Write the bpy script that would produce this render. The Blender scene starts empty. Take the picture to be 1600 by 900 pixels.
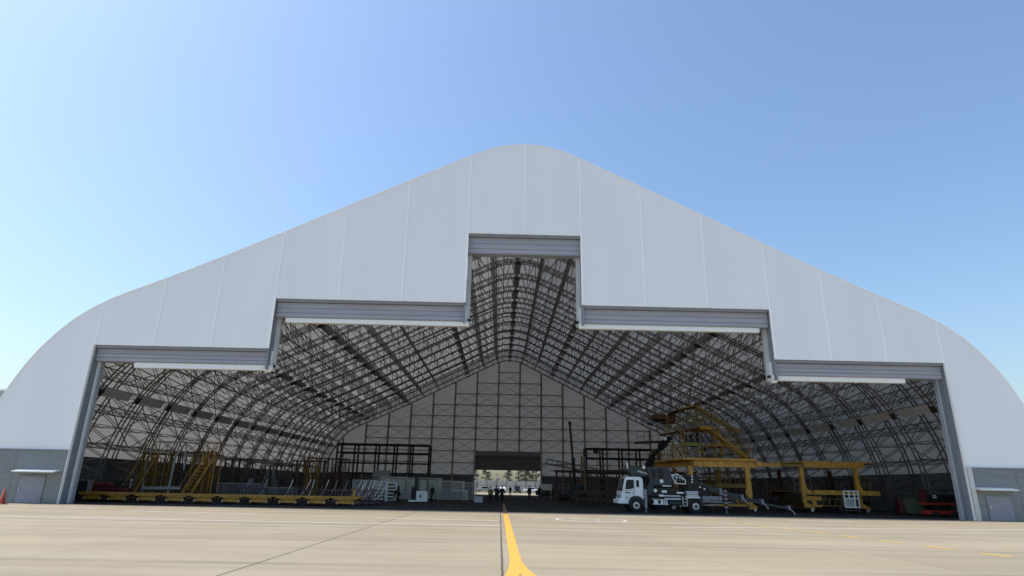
import bpy, math, random
from mathutils import Vector, Matrix
random.seed(7)
scene = bpy.context.scene
COL = scene.collection
R = math.radians

# ------------------------------------------------------------------ camera
CAM = (-1.6075, -47.0837, 1.8283)
F = 959.3035
MR = ((0.99965010, -0.01937503, 0.01800770), (-0.02307539, -0.30597739, 0.95175909), (0.01293041, 0.95184161, 0.30631742))
cd = bpy.data.cameras.new('camera'); cam = bpy.data.objects.new('camera', cd); COL.objects.link(cam)
cd.sensor_width = 36.0; cd.lens = F * 36.0 / 1600.0; cd.clip_start = 0.1; cd.clip_end = 6000
r_, u_, f_ = MR
cam.matrix_world = Matrix(((r_[0], u_[0], -f_[0], CAM[0]), (r_[1], u_[1], -f_[1], CAM[1]), (r_[2], u_[2], -f_[2], CAM[2]), (0, 0, 0, 1)))
scene.camera = cam

# ------------------------------------------------------------------ sky, sun, exposure
SUN_EL, SUN_AZ_BACK = R(58), R(6)          # sun to the left, a touch behind the plane of the facade
sd = Vector((-math.cos(SUN_EL) * math.cos(SUN_AZ_BACK), math.cos(SUN_EL) * math.sin(SUN_AZ_BACK), math.sin(SUN_EL)))
w = bpy.data.worlds.new('World'); scene.world = w; w.use_nodes = True
nt = w.node_tree; bg = nt.nodes['Background']
sky = nt.nodes.new('ShaderNodeTexSky'); sky.sky_type = 'NISHITA'; sky.sun_disc = False
sky.sun_elevation = SUN_EL; sky.sun_rotation = math.atan2(sd.x, sd.y)
sky.air_density = 1.45; sky.dust_density = 2.1; sky.ozone_density = 6.0; sky.altitude = 0
nt.links.new(sky.outputs[0], bg.inputs[0]); bg.inputs[1].default_value = 0.145
sl = bpy.data.lights.new('sun', 'SUN'); sl.energy = 2.65; sl.angle = R(0.53); sl.color = (1.0, 0.92, 0.80)
so = bpy.data.objects.new('sun', sl); COL.objects.link(so); so.rotation_euler = sd.to_track_quat('Z', 'Y').to_euler()
so.location = (-60, 10, 90)
vs = scene.view_settings; vs.view_transform = 'Standard'; vs.look = 'None'; vs.gamma = 1; vs.exposure = 0.42
scene.render.engine = 'CYCLES'
scene.cycles.max_bounces = 7; scene.cycles.diffuse_bounces = 4; scene.cycles.use_fast_gi = False

# ------------------------------------------------------------------ helpers
def site(u, v, Y):
    """point of the place seen at photo pixel (u, v) at the depth Y (metres beyond the facade)"""
    a, b = (u - 800) / F, (450 - v) / F
    d = [r_[i] * a + u_[i] * b + f_[i] for i in range(3)]
    t = (Y - CAM[1]) / d[1]
    return Vector((CAM[0] + d[0] * t, Y, CAM[2] + d[2] * t))

class MB:
    def __init__(s): s.v = []; s.f = []
    def add(s, vs_, fs):
        n = len(s.v); s.v += [tuple(p) for p in vs_]; s.f += [tuple(i + n for i in f) for f in fs]; return s
    def box(s, x0, x1, y0, y1, z0, z1):
        return s.add([(x0, y0, z0), (x1, y0, z0), (x1, y1, z0), (x0, y1, z0), (x0, y0, z1), (x1, y0, z1), (x1, y1, z1), (x0, y1, z1)],
                     [(0, 3, 2, 1), (4, 5, 6, 7), (0, 1, 5, 4), (1, 2, 6, 5), (2, 3, 7, 6), (3, 0, 4, 7)])
    def cbox(s, x0, x1, y0, y1, z0, z1, c=.03):
        """box with chamfered vertical and top edges"""
        c = min(c, (x1 - x0) / 2.2, (y1 - y0) / 2.2, (z1 - z0) / 2.2)
        rings = []
        for z, k in ((z0, c), (z0 + c, 0), (z1 - c, 0), (z1, c)):
            a0, a1, b0, b1 = x0 + k, x1 - k, y0 + k, y1 - k
            rings.append([(a0 + c, b0, z), (a1 - c, b0, z), (a1, b0 + c, z), (a1, b1 - c, z), (a1 - c, b1, z), (a0 + c, b1, z), (a0, b1 - c, z), (a0, b0 + c, z)])
        V = [p for r in rings for p in r]; Fs = []
        for i in range(3):
            for j in range(8): k = (j + 1) % 8; Fs.append((i * 8 + j, i * 8 + k, i * 8 + 8 + k, i * 8 + 8 + j))
        Fs += [tuple(reversed(range(8))), tuple(range(24, 32))]
        return s.add(V, Fs)
    def bar(s, p, q, w=.05, h=None, n=4):
        """straight bar from p to q: n=4 rectangular w x h, else round of diameter w"""
        p, q = Vector(p), Vector(q); d = q - p
        if d.length < 1e-6: return s
        d.normalize(); up = Vector((0, 0, 1)) if abs(d.z) < .95 else Vector((0, 1, 0))
        a = d.cross(up).normalized(); b = a.cross(d).normalized()
        if n == 4:
            h = h or w; prof = [(-w / 2, -h / 2), (w / 2, -h / 2), (w / 2, h / 2), (-w / 2, h / 2)]
        else: prof = [(w / 2 * math.cos(2 * math.pi * i / n), w / 2 * math.sin(2 * math.pi * i / n)) for i in range(n)]
        V = [p + a * x + b * y for x, y in prof] + [q + a * x + b * y for x, y in prof]
        Fs = [(i, (i + 1) % n, n + (i + 1) % n, n + i) for i in range(n)] + [tuple(reversed(range(n))), tuple(range(n, 2 * n))]
        return s.add(V, Fs)
    def path(s, pts, w, n=4):
        for a, b in zip(pts, pts[1:]): s.bar(a, b, w, None, n)
        return s
    def loft(s, pts, radii, n=8, flat=None):
        """tapered tube through pts; flat scales the radius front to back"""
        V = []; P = [Vector(p) for p in pts]
        for i, p in enumerate(P):
            d = (P[min(i + 1, len(P) - 1)] - P[max(i - 1, 0)]).normalized()
            up = Vector((0, 1, 0)) if abs(d.y) < .9 else Vector((0, 0, 1))
            a = d.cross(up).normalized(); b = a.cross(d).normalized(); rr = radii[i]
            ra, rb = (rr if isinstance(rr, tuple) else (rr, rr))
            for k in range(n):
                t = 2 * math.pi * k / n; V.append(p + a * ra * math.cos(t) + b * rb * math.sin(t))
        Fs = []
        for i in range(len(P) - 1):
            for k in range(n): j = (k + 1) % n; Fs.append((i * n + k, i * n + j, (i + 1) * n + j, (i + 1) * n + k))
        Fs += [tuple(reversed(range(n))), tuple(range((len(P) - 1) * n, len(P) * n))]
        return s.add(V, Fs)
    def ball(s, c, rx, ry=None, rz=None, n=10, m=7):
        ry = ry or rx; rz = rz or rx; V = [(c[0], c[1], c[2] - rz)]
        for i in range(1, m):
            t = math.pi * i / m
            for k in range(n): a = 2 * math.pi * k / n; V.append((c[0] + rx * math.sin(t) * math.cos(a), c[1] + ry * math.sin(t) * math.sin(a), c[2] - rz * math.cos(t)))
        V.append((c[0], c[1], c[2] + rz)); Fs = []
        for k in range(n): Fs.append((0, 1 + (k + 1) % n, 1 + k)); Fs.append((len(V) - 1, len(V) - 1 - n + k, len(V) - 1 - n + (k + 1) % n))
        for i in range(m - 2):
            for k in range(n): j = (k + 1) % n; Fs.append((1 + i * n + k, 1 + i * n + j, 1 + (i + 1) * n + j, 1 + (i + 1) * n + k))
        return s.add(V, Fs)
    def prism(s, prof, y0, y1):
        """outline in x,z pushed along y"""
        n = len(prof); V = [(x, y0, z) for x, z in prof] + [(x, y1, z) for x, z in prof]
        return s.add(V, [tuple(range(n)), tuple(reversed(range(n, 2 * n)))] + [(i, n + i, n + (i + 1) % n, (i + 1) % n) for i in range(n)])
    def disc(s, c, r, wd, n=18, axis='y'):
        c = Vector(c); d = {'y': Vector((0, wd / 2, 0)), 'x': Vector((wd / 2, 0, 0)), 'z': Vector((0, 0, wd / 2))}[axis]
        return s.bar(c - d, c + d, 2 * r, None, n)
    def build(s, name, mat, parent=None, smooth=False, loc=None):
        me = bpy.data.meshes.new(name); me.from_pydata(s.v, [], s.f); me.materials.append(mat); me.update()
        if smooth: me.shade_smooth()
        o = bpy.data.objects.new(name, me); COL.objects.link(o)
        if parent: o.parent = parent
        if loc: o.location = loc
        return o

def tag(o, label=None, cat=None, group=None, kind=None):
    if label: o['label'] = label
    if cat: o['category'] = cat
    if group: o['group'] = group
    if kind: o['kind'] = kind
    return o
def thing(name, label, cat, loc=(0, 0, 0), rz=0, group=None):
    o = bpy.data.objects.new(name, None); COL.objects.link(o); o.location = loc; o.rotation_euler = (0, 0, rz); o.empty_display_size = .3
    return tag(o, label, cat, group)
KIDS = {}
def copy_thing(o, loc, rz=None, label=None, parent=None):
    c = o.copy(); COL.objects.link(c)
    if parent: c.parent = parent
    else:
        c.location = loc
        if rz is not None: c.rotation_euler = (0, 0, rz)
        if label: c['label'] = label
    for ch in list(o.children): copy_thing(ch, None, parent=c)
    return c

# ------------------------------------------------------------------ materials
def mat(name, col, rough=.6, metal=0, var=.12, scale=2.0, bump=0, bscale=20, spec=.4, trans=0, stretch=None):
    m = bpy.data.materials.new(name); m.use_nodes = True; n = m.node_tree; L = n.links
    b = n.nodes['Principled BSDF']; b.inputs['Roughness'].default_value = rough; b.inputs['Metallic'].default_value = metal
    b.inputs['Specular IOR Level'].default_value = spec
    tc = n.nodes.new('ShaderNodeTexCoord'); mp = n.nodes.new('ShaderNodeMapping'); L.new(tc.outputs['Object'], mp.inputs[0])
    if stretch: mp.inputs['Scale'].default_value = stretch
    no = n.nodes.new('ShaderNodeTexNoise'); no.inputs['Scale'].default_value = scale; no.inputs['Detail'].default_value = 6
    L.new(mp.outputs[0], no.inputs['Vector'])
    rp = n.nodes.new('ShaderNodeValToRGB'); L.new(no.outputs['Fac'], rp.inputs[0])
    rp.color_ramp.elements[0].position = .3; rp.color_ramp.elements[1].position = .7
    rp.color_ramp.elements[0].color = tuple(c * (1 - var) for c in col) + (1,)
    rp.color_ramp.elements[1].color = tuple(min(1, c * (1 + var * .6)) for c in col) + (1,)
    L.new(rp.outputs[0], b.inputs['Base Color'])
    if bump:
        n2 = n.nodes.new('ShaderNodeTexNoise'); n2.inputs['Scale'].default_value = bscale; L.new(mp.outputs[0], n2.inputs['Vector'])
        bp = n.nodes.new('ShaderNodeBump'); bp.inputs['Strength'].default_value = bump; bp.inputs['Distance'].default_value = .1
        L.new(n2.outputs['Fac'], bp.inputs['Height']); L.new(bp.outputs[0], b.inputs['Normal'])
    if trans:
        t = n.nodes.new('ShaderNodeBsdfTranslucent'); t.inputs[0].default_value = (trans, trans * .98, trans * .92, 1)
        ad = n.nodes.new('ShaderNodeAddShader'); L.new(b.outputs[0], ad.inputs[0]); L.new(t.outputs[0], ad.inputs[1])
        L.new(ad.outputs[0], n.nodes['Material Output'].inputs[0])
    return m

def clad_mat(name, col, pitch=.5, rough=.5, amp=.9):
    """profiled sheet cladding: horizontal grooves as bump"""
    m = mat(name, col, rough, .2, .1, 1.2, stretch=(.4, .4, 2)); n = m.node_tree; L = n.links; b = n.nodes['Principled BSDF']
    tc = n.nodes.new('ShaderNodeTexCoord'); sp = n.nodes.new('ShaderNodeSeparateXYZ'); L.new(tc.outputs['Object'], sp.inputs[0])
    mu = n.nodes.new('ShaderNodeMath'); mu.operation = 'DIVIDE'; mu.inputs[1].default_value = pitch; L.new(sp.outputs['Z'], mu.inputs[0])
    fr = n.nodes.new('ShaderNodeMath'); fr.operation = 'FRACT'; L.new(mu.outputs[0], fr.inputs[0])
    rp = n.nodes.new('ShaderNodeValToRGB'); L.new(fr.outputs[0], rp.inputs[0]); e = rp.color_ramp.elements
    e[0].position = 0; e[0].color = (0, 0, 0, 1); e[1].position = .1; e[1].color = (1, 1, 1, 1)
    bp = n.nodes.new('ShaderNodeBump'); bp.inputs['Strength'].default_value = amp; bp.inputs['Distance'].default_value = .05
    L.new(rp.outputs[0], bp.inputs['Height']); L.new(bp.outputs[0], b.inputs['Normal'])
    return m

M = {}
M['fabric'] = mat('white_facade_fabric', (.87, .90, .92), .5, 0, .03, .22, .2, .9, spec=.35, stretch=(1.6, 1, .3))
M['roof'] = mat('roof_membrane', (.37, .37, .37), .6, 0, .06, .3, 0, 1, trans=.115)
M['seam'] = mat('seam_strip_white', (.98, .98, .97), .5, 0, .02)
M['clad'] = clad_mat('grey_cladding', (.22, .245, .26), 1.0, amp=.35)
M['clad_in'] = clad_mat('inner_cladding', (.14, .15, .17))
M['door'] = mat('side_door_grey', (.27, .28, .34), .5, .1, .06)
M['white'] = mat('white_paint', (.78, .80, .78), .45, 0, .05)
M['rail'] = mat('white_rail', (.86, .88, .87), .45, 0, .04)
M['curtain'] = mat('folded_door_curtain', (.36, .37, .43), .55, 0, .10, .9, .5, 3, stretch=(.3, 1, 3))
M['reveal'] = mat('grey_reveal', (.25, .28, .32), .6, .1, .08)
M['jamb'] = mat('pale_jamb', (.42, .46, .50), .5, .2, .08, 1)
M['jamb2'] = mat('pale_jamb_casing', (.58, .60, .58), .5, .1, .08, 1)
M['steel'] = mat('dark_truss_steel', (.19, .18, .175), .5, .4, .25, 1.5)
M['steel2'] = mat('grey_lacing_steel', (.27, .26, .255), .5, .4, .2, 1.5)
M['shutter'] = mat('roller_shutter_grey', (.16, .16, .17), .6, .1, .12)
M['steel3'] = mat('rear_wall_steel', (.28, .275, .27), .6, .1, .15, 1.5)
M['plate'] = mat('grey_fabric_duct', (.56, .57, .62), .7, 0, .12, 2)
M['rear'] = mat('rear_wall_membrane', (.66, .66, .67), .7, 0, .06, .4, trans=.088)
M['black'] = mat('black_steel', (.02, .02, .022), .5, .3, .2)
M['pitch'] = mat('pitch_black_paint', (.008, .008, .010), .7, 0, .2, spec=.15)
M['yellow3'] = mat('shaded_yellow_paint', (.30, .17, .028), .6, 0, .3, 2.5)  # mid copy of the yellow, with shade put into the colour
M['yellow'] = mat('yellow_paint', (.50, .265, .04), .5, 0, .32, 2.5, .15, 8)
M['yellow2'] = mat('deep_shaded_yellow_paint', (.20, .135, .03), .6, 0, .3, 2.5)  # darkest copy of the yellow: dimness of upper and inner parts put into colour
M['brown'] = mat('brown_rusty_steel', (.085, .045, .028), .7, .1, .35, 3)
M['purple'] = mat('plum_primer', (.13, .085, .09), .7, 0, .25, 3)
M['cream'] = mat('worn_cream_paint', (.40, .30, .14), .6, 0, .25, 3)
M['red'] = mat('red_paint', (.36, .035, .025), .45, 0, .18, 3)
M['darkred'] = mat('dark_red_paint', (.10, .014, .018), .45, 0, .18, 3)
M['green'] = mat('green_paint', (.10, .14, .09), .5, 0, .15, 3)
M['lime'] = mat('lime_paint', (.25, .45, .16), .5, 0, .15, 3)
M['dkgreen'] = mat('dark_green_paint', (.028, .042, .042), .45, .1, .2, 3)
M['truck'] = mat('truck_white', (.78, .82, .83), .35, 0, .10, 1.6, spec=.5)
M['glass'] = mat('dark_glass', (.015, .02, .022), .15, 0, .1, spec=.25)
M['tyre'] = mat('tyre_rubber', (.018, .018, .018), .85, 0, .2)
M['chrome'] = mat('dull_silver', (.55, .56, .58), .35, .6, .1)
M['grey'] = mat('mid_grey_paint', (.22, .23, .25), .5, .1, .15)
M['dkgrey'] = mat('dark_grey_paint', (.040, .042, .046), .5, .1, .2)
M['palegrey'] = mat('pale_grey_paint', (.46, .47, .50), .5, .1, .12)
M['lilac'] = mat('lilac_sheet', (.36, .33, .42), .7, 0, .15)
M['mesh'] = mat('galvanised_mesh', (.52, .53, .52), .45, .4, .2)
M['lightgreen'] = mat('pale_green_boxes', (.52, .56, .48), .6, 0, .15)
M['orange'] = mat('cone_orange', (.36, .06, .04), .6, 0, .12)
M['skin'] = mat('skin', (.42, .26, .19), .5, 0, .08)
M['navy'] = mat('navy_cloth', (.022, .026, .045), .9, 0, .2)
M['blackcloth'] = mat('black_cloth', (.014, .014, .016), .9, 0, .2)
M['hivis'] = mat('hi_vis_cloth', (.17, .20, .05), .8, 0, .1)
M['whitecloth'] = mat('pale_cloth', (.55, .56, .58), .9, 0, .1)
M['hair'] = mat('dark_hair', (.012, .010, .010), .7, 0, .2)
M['leaf'] = mat('pine_needles', (.055, .085, .05), .8, 0, .45, 1.2)
M['bark'] = mat('bark', (.10, .075, .06), .9, 0, .3)
M['fence'] = mat('fence_sheet', (.42, .42, .41), .6, .1, .2, 1.5, stretch=(1, 1, .2))
M['shed'] = mat('far_hangar_skin', (.20, .33, .40), .6, 0, .1, .05)
M['carsilver'] = mat('car_silver', (.35, .36, .38), .3, .5, .05)
M['cardark'] = mat('car_black', (.015, .016, .02), .3, .2, .05)
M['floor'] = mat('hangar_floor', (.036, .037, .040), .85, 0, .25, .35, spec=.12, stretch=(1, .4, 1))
M['hose'] = mat('pale_hose', (.72, .66, .60), .6, 0, .15)
M['lampglass'] = mat('lens', (.7, .7, .66), .2, 0, .05, spec=.6)
M['redlens'] = mat('red_lens', (.5, .02, .02), .3, 0, .05)

def ground_mat():
    m = bpy.data.materials.new('apron_concrete'); m.use_nodes = True; n = m.node_tree; L = n.links; b = n.nodes['Principled BSDF']
    b.inputs['Roughness'].default_value = .85; b.inputs['Specular IOR Level'].default_value = .25
    tc = n.nodes.new('ShaderNodeTexCoord'); sp = n.nodes.new('ShaderNodeSeparateXYZ'); L.new(tc.outputs['Object'], sp.inputs[0])
    def math_(op, a, b_=None, c=None):
        x = n.nodes.new('ShaderNodeMath'); x.operation = op
        for i, q in enumerate((a, b_, c)):
            if q is None: continue
            if isinstance(q, (int, float)): x.inputs[i].default_value = q
            else: L.new(q, x.inputs[i])
        return x.outputs[0]
    def noise(scale, stretch, detail=5, rough=.55):
        mp = n.nodes.new('ShaderNodeMapping'); mp.inputs['Scale'].default_value = stretch; L.new(tc.outputs['Object'], mp.inputs[0])
        x = n.nodes.new('ShaderNodeTexNoise'); x.inputs['Scale'].default_value = scale; x.inputs['Detail'].default_value = detail; x.inputs['Roughness'].default_value = rough
        L.new(mp.outputs[0], x.inputs['Vector']); return x.outputs['Fac']
    def ramp(f, p0, c0, p1, c1):
        x = n.nodes.new('ShaderNodeValToRGB'); L.new(f, x.inputs[0]); e = x.color_ramp.elements
        e[0].position = p0; e[0].color = c0 + (1,); e[1].position = p1; e[1].color = c1 + (1,); return x.outputs[0]
    def mix(f, a, c, mode='MIX'):
        x = n.nodes.new('ShaderNodeMix'); x.data_type = 'RGBA'; x.blend_type = mode
        if isinstance(f, float): x.inputs[0].default_value = f
        else: L.new(f, x.inputs[0])
        for i, q in ((6, a), (7, c)):
            if isinstance(q, tuple): x.inputs[i].default_value = q
            else: L.new(q, x.inputs[i])
        return x.outputs[2]
    base = ramp(noise(.12, (1, 1, 1)), .3, (.385, .325, .226), .7, (.455, .388, .275))
    streak = ramp(noise(.5, (.06, 1.2, 1), 6, .65), .34, (.85, .845, .85), .60, (1, 1, 1))
    c = mix(1.0, base, streak, 'MULTIPLY')
    fine = ramp(noise(6, (1, 1, 1), 8, .7), .3, (.93, .93, .93), .7, (1.03, 1.03, 1.03))
    c = mix(1.0, c, fine, 'MULTIPLY')
    cb = n.nodes.new('ShaderNodeCombineXYZ')
    L.new(math_('FLOOR', math_('DIVIDE', math_('ADD', sp.outputs['X'], 1.5), 5.72)), cb.inputs[0]); L.new(math_('FLOOR', math_('DIVIDE', math_('ADD', sp.outputs['Y'], 31.35), 6.15)), cb.inputs[1])
    wt = n.nodes.new('ShaderNodeTexWhiteNoise'); wt.noise_dimensions = '2D'; L.new(cb.outputs[0], wt.inputs['Vector'])
    c = mix(1.0, c, ramp(wt.outputs['Value'], 0.0, (.945, .945, .95), 1.0, (1.03, 1.025, 1.01)), 'MULTIPLY')
    stain = ramp(noise(.35, (1, .7, 1), 3), .62, (0, 0, 0), .78, (1, 1, 1))
    c = mix(math_('MULTIPLY', stain, .38), c, (.25, .22, .17, 1))
    wn = math_('MULTIPLY', math_('SUBTRACT', noise(.8, (1, 1, 1), 4), .5), .05)
    def joint(coord, off, pitch, w0, w1):
        a = math_('ADD', math_('SUBTRACT', coord, off), wn)
        fr = math_('ABSOLUTE', math_('SUBTRACT', math_('FRACT', math_('ADD', math_('DIVIDE', a, pitch), .5)), .5))
        d = math_('MULTIPLY', fr, pitch)
        return math_('SUBTRACT', 1.0, math_('SMOOTH_MIN', math_('DIVIDE', math_('MAXIMUM', math_('SUBTRACT', d, w0), 0.0), w1), 1.0, .1))
    jx = joint(sp.outputs['X'], -1.5, 5.72, .012, .03)
    jy = joint(sp.outputs['Y'], -31.35, 6.15, .03, .30)
    pn = ramp(noise(.16, (1, .3, 1), 2), .38, (.12, .12, .12), .6, (.8, .8, .8))
    c = mix(math_('MULTIPLY', jy, math_('MULTIPLY', pn, .65)), c, (.17, .15, .125, 1))
    # only the two open joints by the camera are dark; the others are sealed and pale
    near = math_('LESS_THAN', math_('ABSOLUTE', math_('ADD', sp.outputs['X'], 4.36)), 4.4)
    c = mix(math_('MULTIPLY', jx, math_('ADD', math_('MULTIPLY', near, .72), .16)), c, (.07, .06, .05, 1))
    # broad tyre-darkened band along the door
    band = math_('SUBTRACT', 1.0, math_('MINIMUM', math_('DIVIDE', math_('ABSOLUTE', math_('ADD', sp.outputs['Y'], 16.9)), .7), 1.0))
    c = mix(math_('MULTIPLY', band, .45), c, (.22, .20, .175, 1))
    L.new(c, b.inputs['Base Color'])
    bp = n.nodes.new('ShaderNodeBump'); bp.inputs['Strength'].default_value = .15; bp.inputs['Distance'].default_value = .02
    L.new(noise(30, (1, 1, 1), 6, .7), bp.inputs['Height']); L.new(bp.outputs[0], b.inputs['Normal'])
    return m
M['ground'] = ground_mat()

def worn_mat(name, col, under=(.40, .365, .29), amount=.5, scale=1.2, stretch=(1, 1, 1)):
    m = bpy.data.materials.new(name); m.use_nodes = True; n = m.node_tree; L = n.links; b = n.nodes['Principled BSDF']; b.inputs['Roughness'].default_value = .7
    tc = n.nodes.new('ShaderNodeTexCoord'); mp = n.nodes.new('ShaderNodeMapping'); mp.inputs['Scale'].default_value = stretch; L.new(tc.outputs['Object'], mp.inputs[0])
    no = n.nodes.new('ShaderNodeTexNoise'); no.inputs['Scale'].default_value = scale; no.inputs['Detail'].default_value = 8; no.inputs['Roughness'].default_value = .7
    L.new(mp.outputs[0], no.inputs['Vector']); rp = n.nodes.new('ShaderNodeValToRGB'); e = rp.color_ramp.elements
    e[0].position = amount - .12; e[0].color = under + (1,); e[1].position = amount + .08; e[1].color = col + (1,)
    L.new(no.outputs['Fac'], rp.inputs[0]); L.new(rp.outputs[0], b.inputs['Base Color']); return m
M['ylw_in'] = worn_mat('dirty_yellow_paint', (.30, .19, .06), (.12, .12, .12), amount=.45, scale=2)
M['ylw_mark'] = worn_mat('yellow_road_paint', (.84, .45, .075), amount=.30, scale=2)
M['ylw_dash'] = worn_mat('yellow_dash_paint', (.80, .50, .11), amount=.30, scale=2)
M['wht_mark'] = worn_mat('white_road_paint', (.84, .82, .76), amount=.35, scale=.6, stretch=(.5, 3, 1))

# ------------------------------------------------------------------ the setting
g = MB(); g.add([(-2500, -600, 0), (2500, -600, 0), (2500, 3500, 0), (-2500, 3500, 0)], [(0, 1, 2, 3)])
tag(g.build('apron_ground', M['ground']), kind='structure')
HW, D = 33.09, 84.3
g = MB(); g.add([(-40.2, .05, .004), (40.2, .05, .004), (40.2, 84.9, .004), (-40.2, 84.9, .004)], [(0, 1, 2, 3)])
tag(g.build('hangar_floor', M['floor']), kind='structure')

def strip(name, pts, wd, m, z=.008):
    V = []; P = [Vector((p[0], p[1], 0)) for p in pts]
    for i, p in enumerate(P):
        d = (P[min(i + 1, len(P) - 1)] - P[max(i - 1, 0)]).normalized(); a = Vector((d.y, -d.x, 0))
        ww = wd[i] if isinstance(wd, list) else wd
        V += [p - a * ww / 2 + Vector((0, 0, z)), p + a * ww / 2 + Vector((0, 0, z))]
    g = MB().add(V, [(2 * i, 2 * i + 1, 2 * i + 3, 2 * i + 2) for i in range(len(P) - 1)])
    return tag(g.build(name, m), kind='structure')
yl = [(-1.15, y) for y in (-3.2, -10, -20, -29.6)]
strip('yellow_guide_line', [(-1.15, 22), (-1.15, 10), (-1.15, -3.2)], .28, M['ylw_in'])
arcR = [(-1.15 + t * t / 44, -29.6 - t) for t in [i * .5 for i in range(1, 24)]]
arcL = [(-1.15 - t * t / 70, -29.6 - t) for t in [i * .5 for i in range(1, 24)]]
strip('yellow_guide_line', yl + arcR, .30, M['ylw_mark'])
strip('yellow_guide_line', [(-1.15, -29.5)] + arcL, .30, M['ylw_mark'], z=.012)
for i in range(9):
    y0 = -9.5 - i * 2.3
    if y0 < -29: break
    x0 = 12.3 + (-y0 - 9.5) * .115
    strip('yellow_dash', [(x0, y0), (x0 + .13, y0 - 1.2)], .22, M['ylw_dash'])
for k, pts, wd in ((0, [(-30, -15.2), (-13, -15.9), (-1.5, -15.9)], .22), (1, [(7.0, -14.6), (18, -12.7), (30, -10.8)], .22), (2, [(-23.6, -8.2), (-15.5, -9.2)], .2),
                   (3, [(-8.3, -11.2), (-1.6, -11.6)], .22), (4, [(-34, -3.9), (-27, -5.5)], .2), (5, [(.6, -7.4), (4.0, -7.7)], .3), (6, [(2.2, -10.3), (9, -10.8)], .2),
                   (7, [(5.6, -3.9), (9.2, -4.2)], .25), (8, [(17.0, -5.2), (21.5, -5.0)], .25), (9, [(30, -6.8), (36, -6.6)], .14),
                   (10, [(-22, -5.0), (-18, -5.4), (-9, -5.6)], .14), (11, [(11, -9.9), (19, -9.0)], .16), (12, [(-17, -12.9), (-9, -13.4)], .14)):
    strip('white_line_marking', pts, wd, M['wht_mark'])
loop = [(2.6 + 1.6 * math.cos(t) + t * .25, -9.3 + 1.9 * math.sin(t)) for t in [i * .35 for i in range(26)]]
strip('white_line_marking', loop, .13, M['wht_mark'], z=.010)

# ------------------------------------------------------------------ the hangar
H1, H2, H3, HG = 21.67, 15.67, 11.61, 3.68
XS = [0, 4.68, 9.76, 14.78, 19.75, 24.22, 28.60, 33.09]
ctrl = [(0, 30.12), (2.4, 29.78), (4.68, 28.88), (9.76, 26.37), (14.78, 23.88), (19.75, 21.37), (24.22, 19.17), (28.6, 17.12), (31.2, 15.98), (33.09, 15.02), (34.9, 13.78),
        (36.5, 12.1), (37.7, 10.4), (38.5, 8.8), (39.2, 7.2), (39.8, 5.4), (40.15, 3.68), (40.3, 1.8), (40.35, 0)]
def catmull(P, n=8):
    out = []; Q = [(-P[1][0], P[1][1])] + P + [(P[-1][0], P[-1][1] - 2)]
    for i in range(1, len(Q) - 2):
        p0, p1, p2, p3 = Q[i - 1], Q[i], Q[i + 1], Q[i + 2]
        for k in range(n):
            t = k / n
            out.append(tuple(.5 * ((2 * p1[j]) + (-p0[j] + p2[j]) * t + (2 * p0[j] - 5 * p1[j] + 4 * p2[j] - p3[j]) * t * t + (-p0[j] + 3 * p1[j] - 3 * p2[j] + p3[j]) * t ** 3) for j in (0, 1)))
    out.append(P[-1]); return out
half = catmull(ctrl)
def resample(P, step):
    out = [P[0]]; acc = 0
    for a, b in zip(P, P[1:]):
        d = math.dist(a, b)
        while acc + d >= step:
            t = (step - acc) / d; a = (a[0] + (b[0] - a[0]) * t, a[1] + (b[1] - a[1]) * t); out.append(a); d = math.dist(a, b); acc = 0
        acc += d
    if math.dist(out[-1], P[-1]) > .05: out.append(P[-1])
    return out
LEN = sum(math.dist(a, b) for a, b in zip(half, half[1:]))
def on_outer(s):
    """point and inward normal at arc length s from the apex (right side)"""
    acc = 0
    for a, b in zip(half, half[1:]):
        d = math.dist(a, b)
        if acc + d >= s or b is half[-1]:
            t = min(1, max(0, (s - acc) / d)); tx, tz = (b[0] - a[0]) / d, (b[1] - a[1]) / d
            return (a[0] + (b[0] - a[0]) * t, a[1] + (b[1] - a[1]) * t), (tz, -tx), (tx, tz)
        acc += d
DEPTH = 2.7
def smooth_n(s):
    a = [on_outer(max(0, min(LEN - .01, s + k)))[1] for k in (-1.6, -.8, 0, .8, 1.6)]
    x = sum(q[0] for q in a) / 5; z = sum(q[1] for q in a) / 5; l = math.hypot(x, z); 
    return (x / l, z / l)
def prof(s, off):
    """profile point (x, z) at signed arc length s, off metres inside the skin"""
    sg = 1 if s >= 0 else -1; s = abs(s)
    if s < 1.6: n_ = (-.0 * s, -1)
    else: n_ = smooth_n(s)
    p = on_outer(s)[0]; n_ = (-abs(n_[0]) if p[0] > .01 else 0, -abs(n_[1]))
    if s < 4: k = s / 4; m_ = smooth_n(max(s, 1.6)); n_ = (-abs(m_[0]) * k, -1 + (1 - abs(m_[1])) * k)
    x, z = p[0] + n_[0] * off, p[1] + n_[1] * off
    return (sg * x, max(z, 0))
def half_z(x):
    x = abs(x)
    for a, b in zip(half, half[1:]):
        if a[0] <= x <= b[0]: return a[1] + (b[1] - a[1]) * (x - a[0]) / max(1e-6, b[0] - a[0])
    return 0
inner_pts = [prof(i * .5, DEPTH) for i in range(int(LEN / .5) + 1)]
def inner_z(x):
    x = abs(x)
    for a, b in zip(inner_pts, inner_pts[1:]):
        if min(a[0], b[0]) <= x <= max(a[0], b[0]) and abs(b[0] - a[0]) > 1e-6: return a[1] + (b[1] - a[1]) * (x - a[0]) / (b[0] - a[0])
    return 0

hangar = thing('hangar', 'vast white fabric hangar with a peaked roof and a stepped open doorway', 'hangar')
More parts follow.
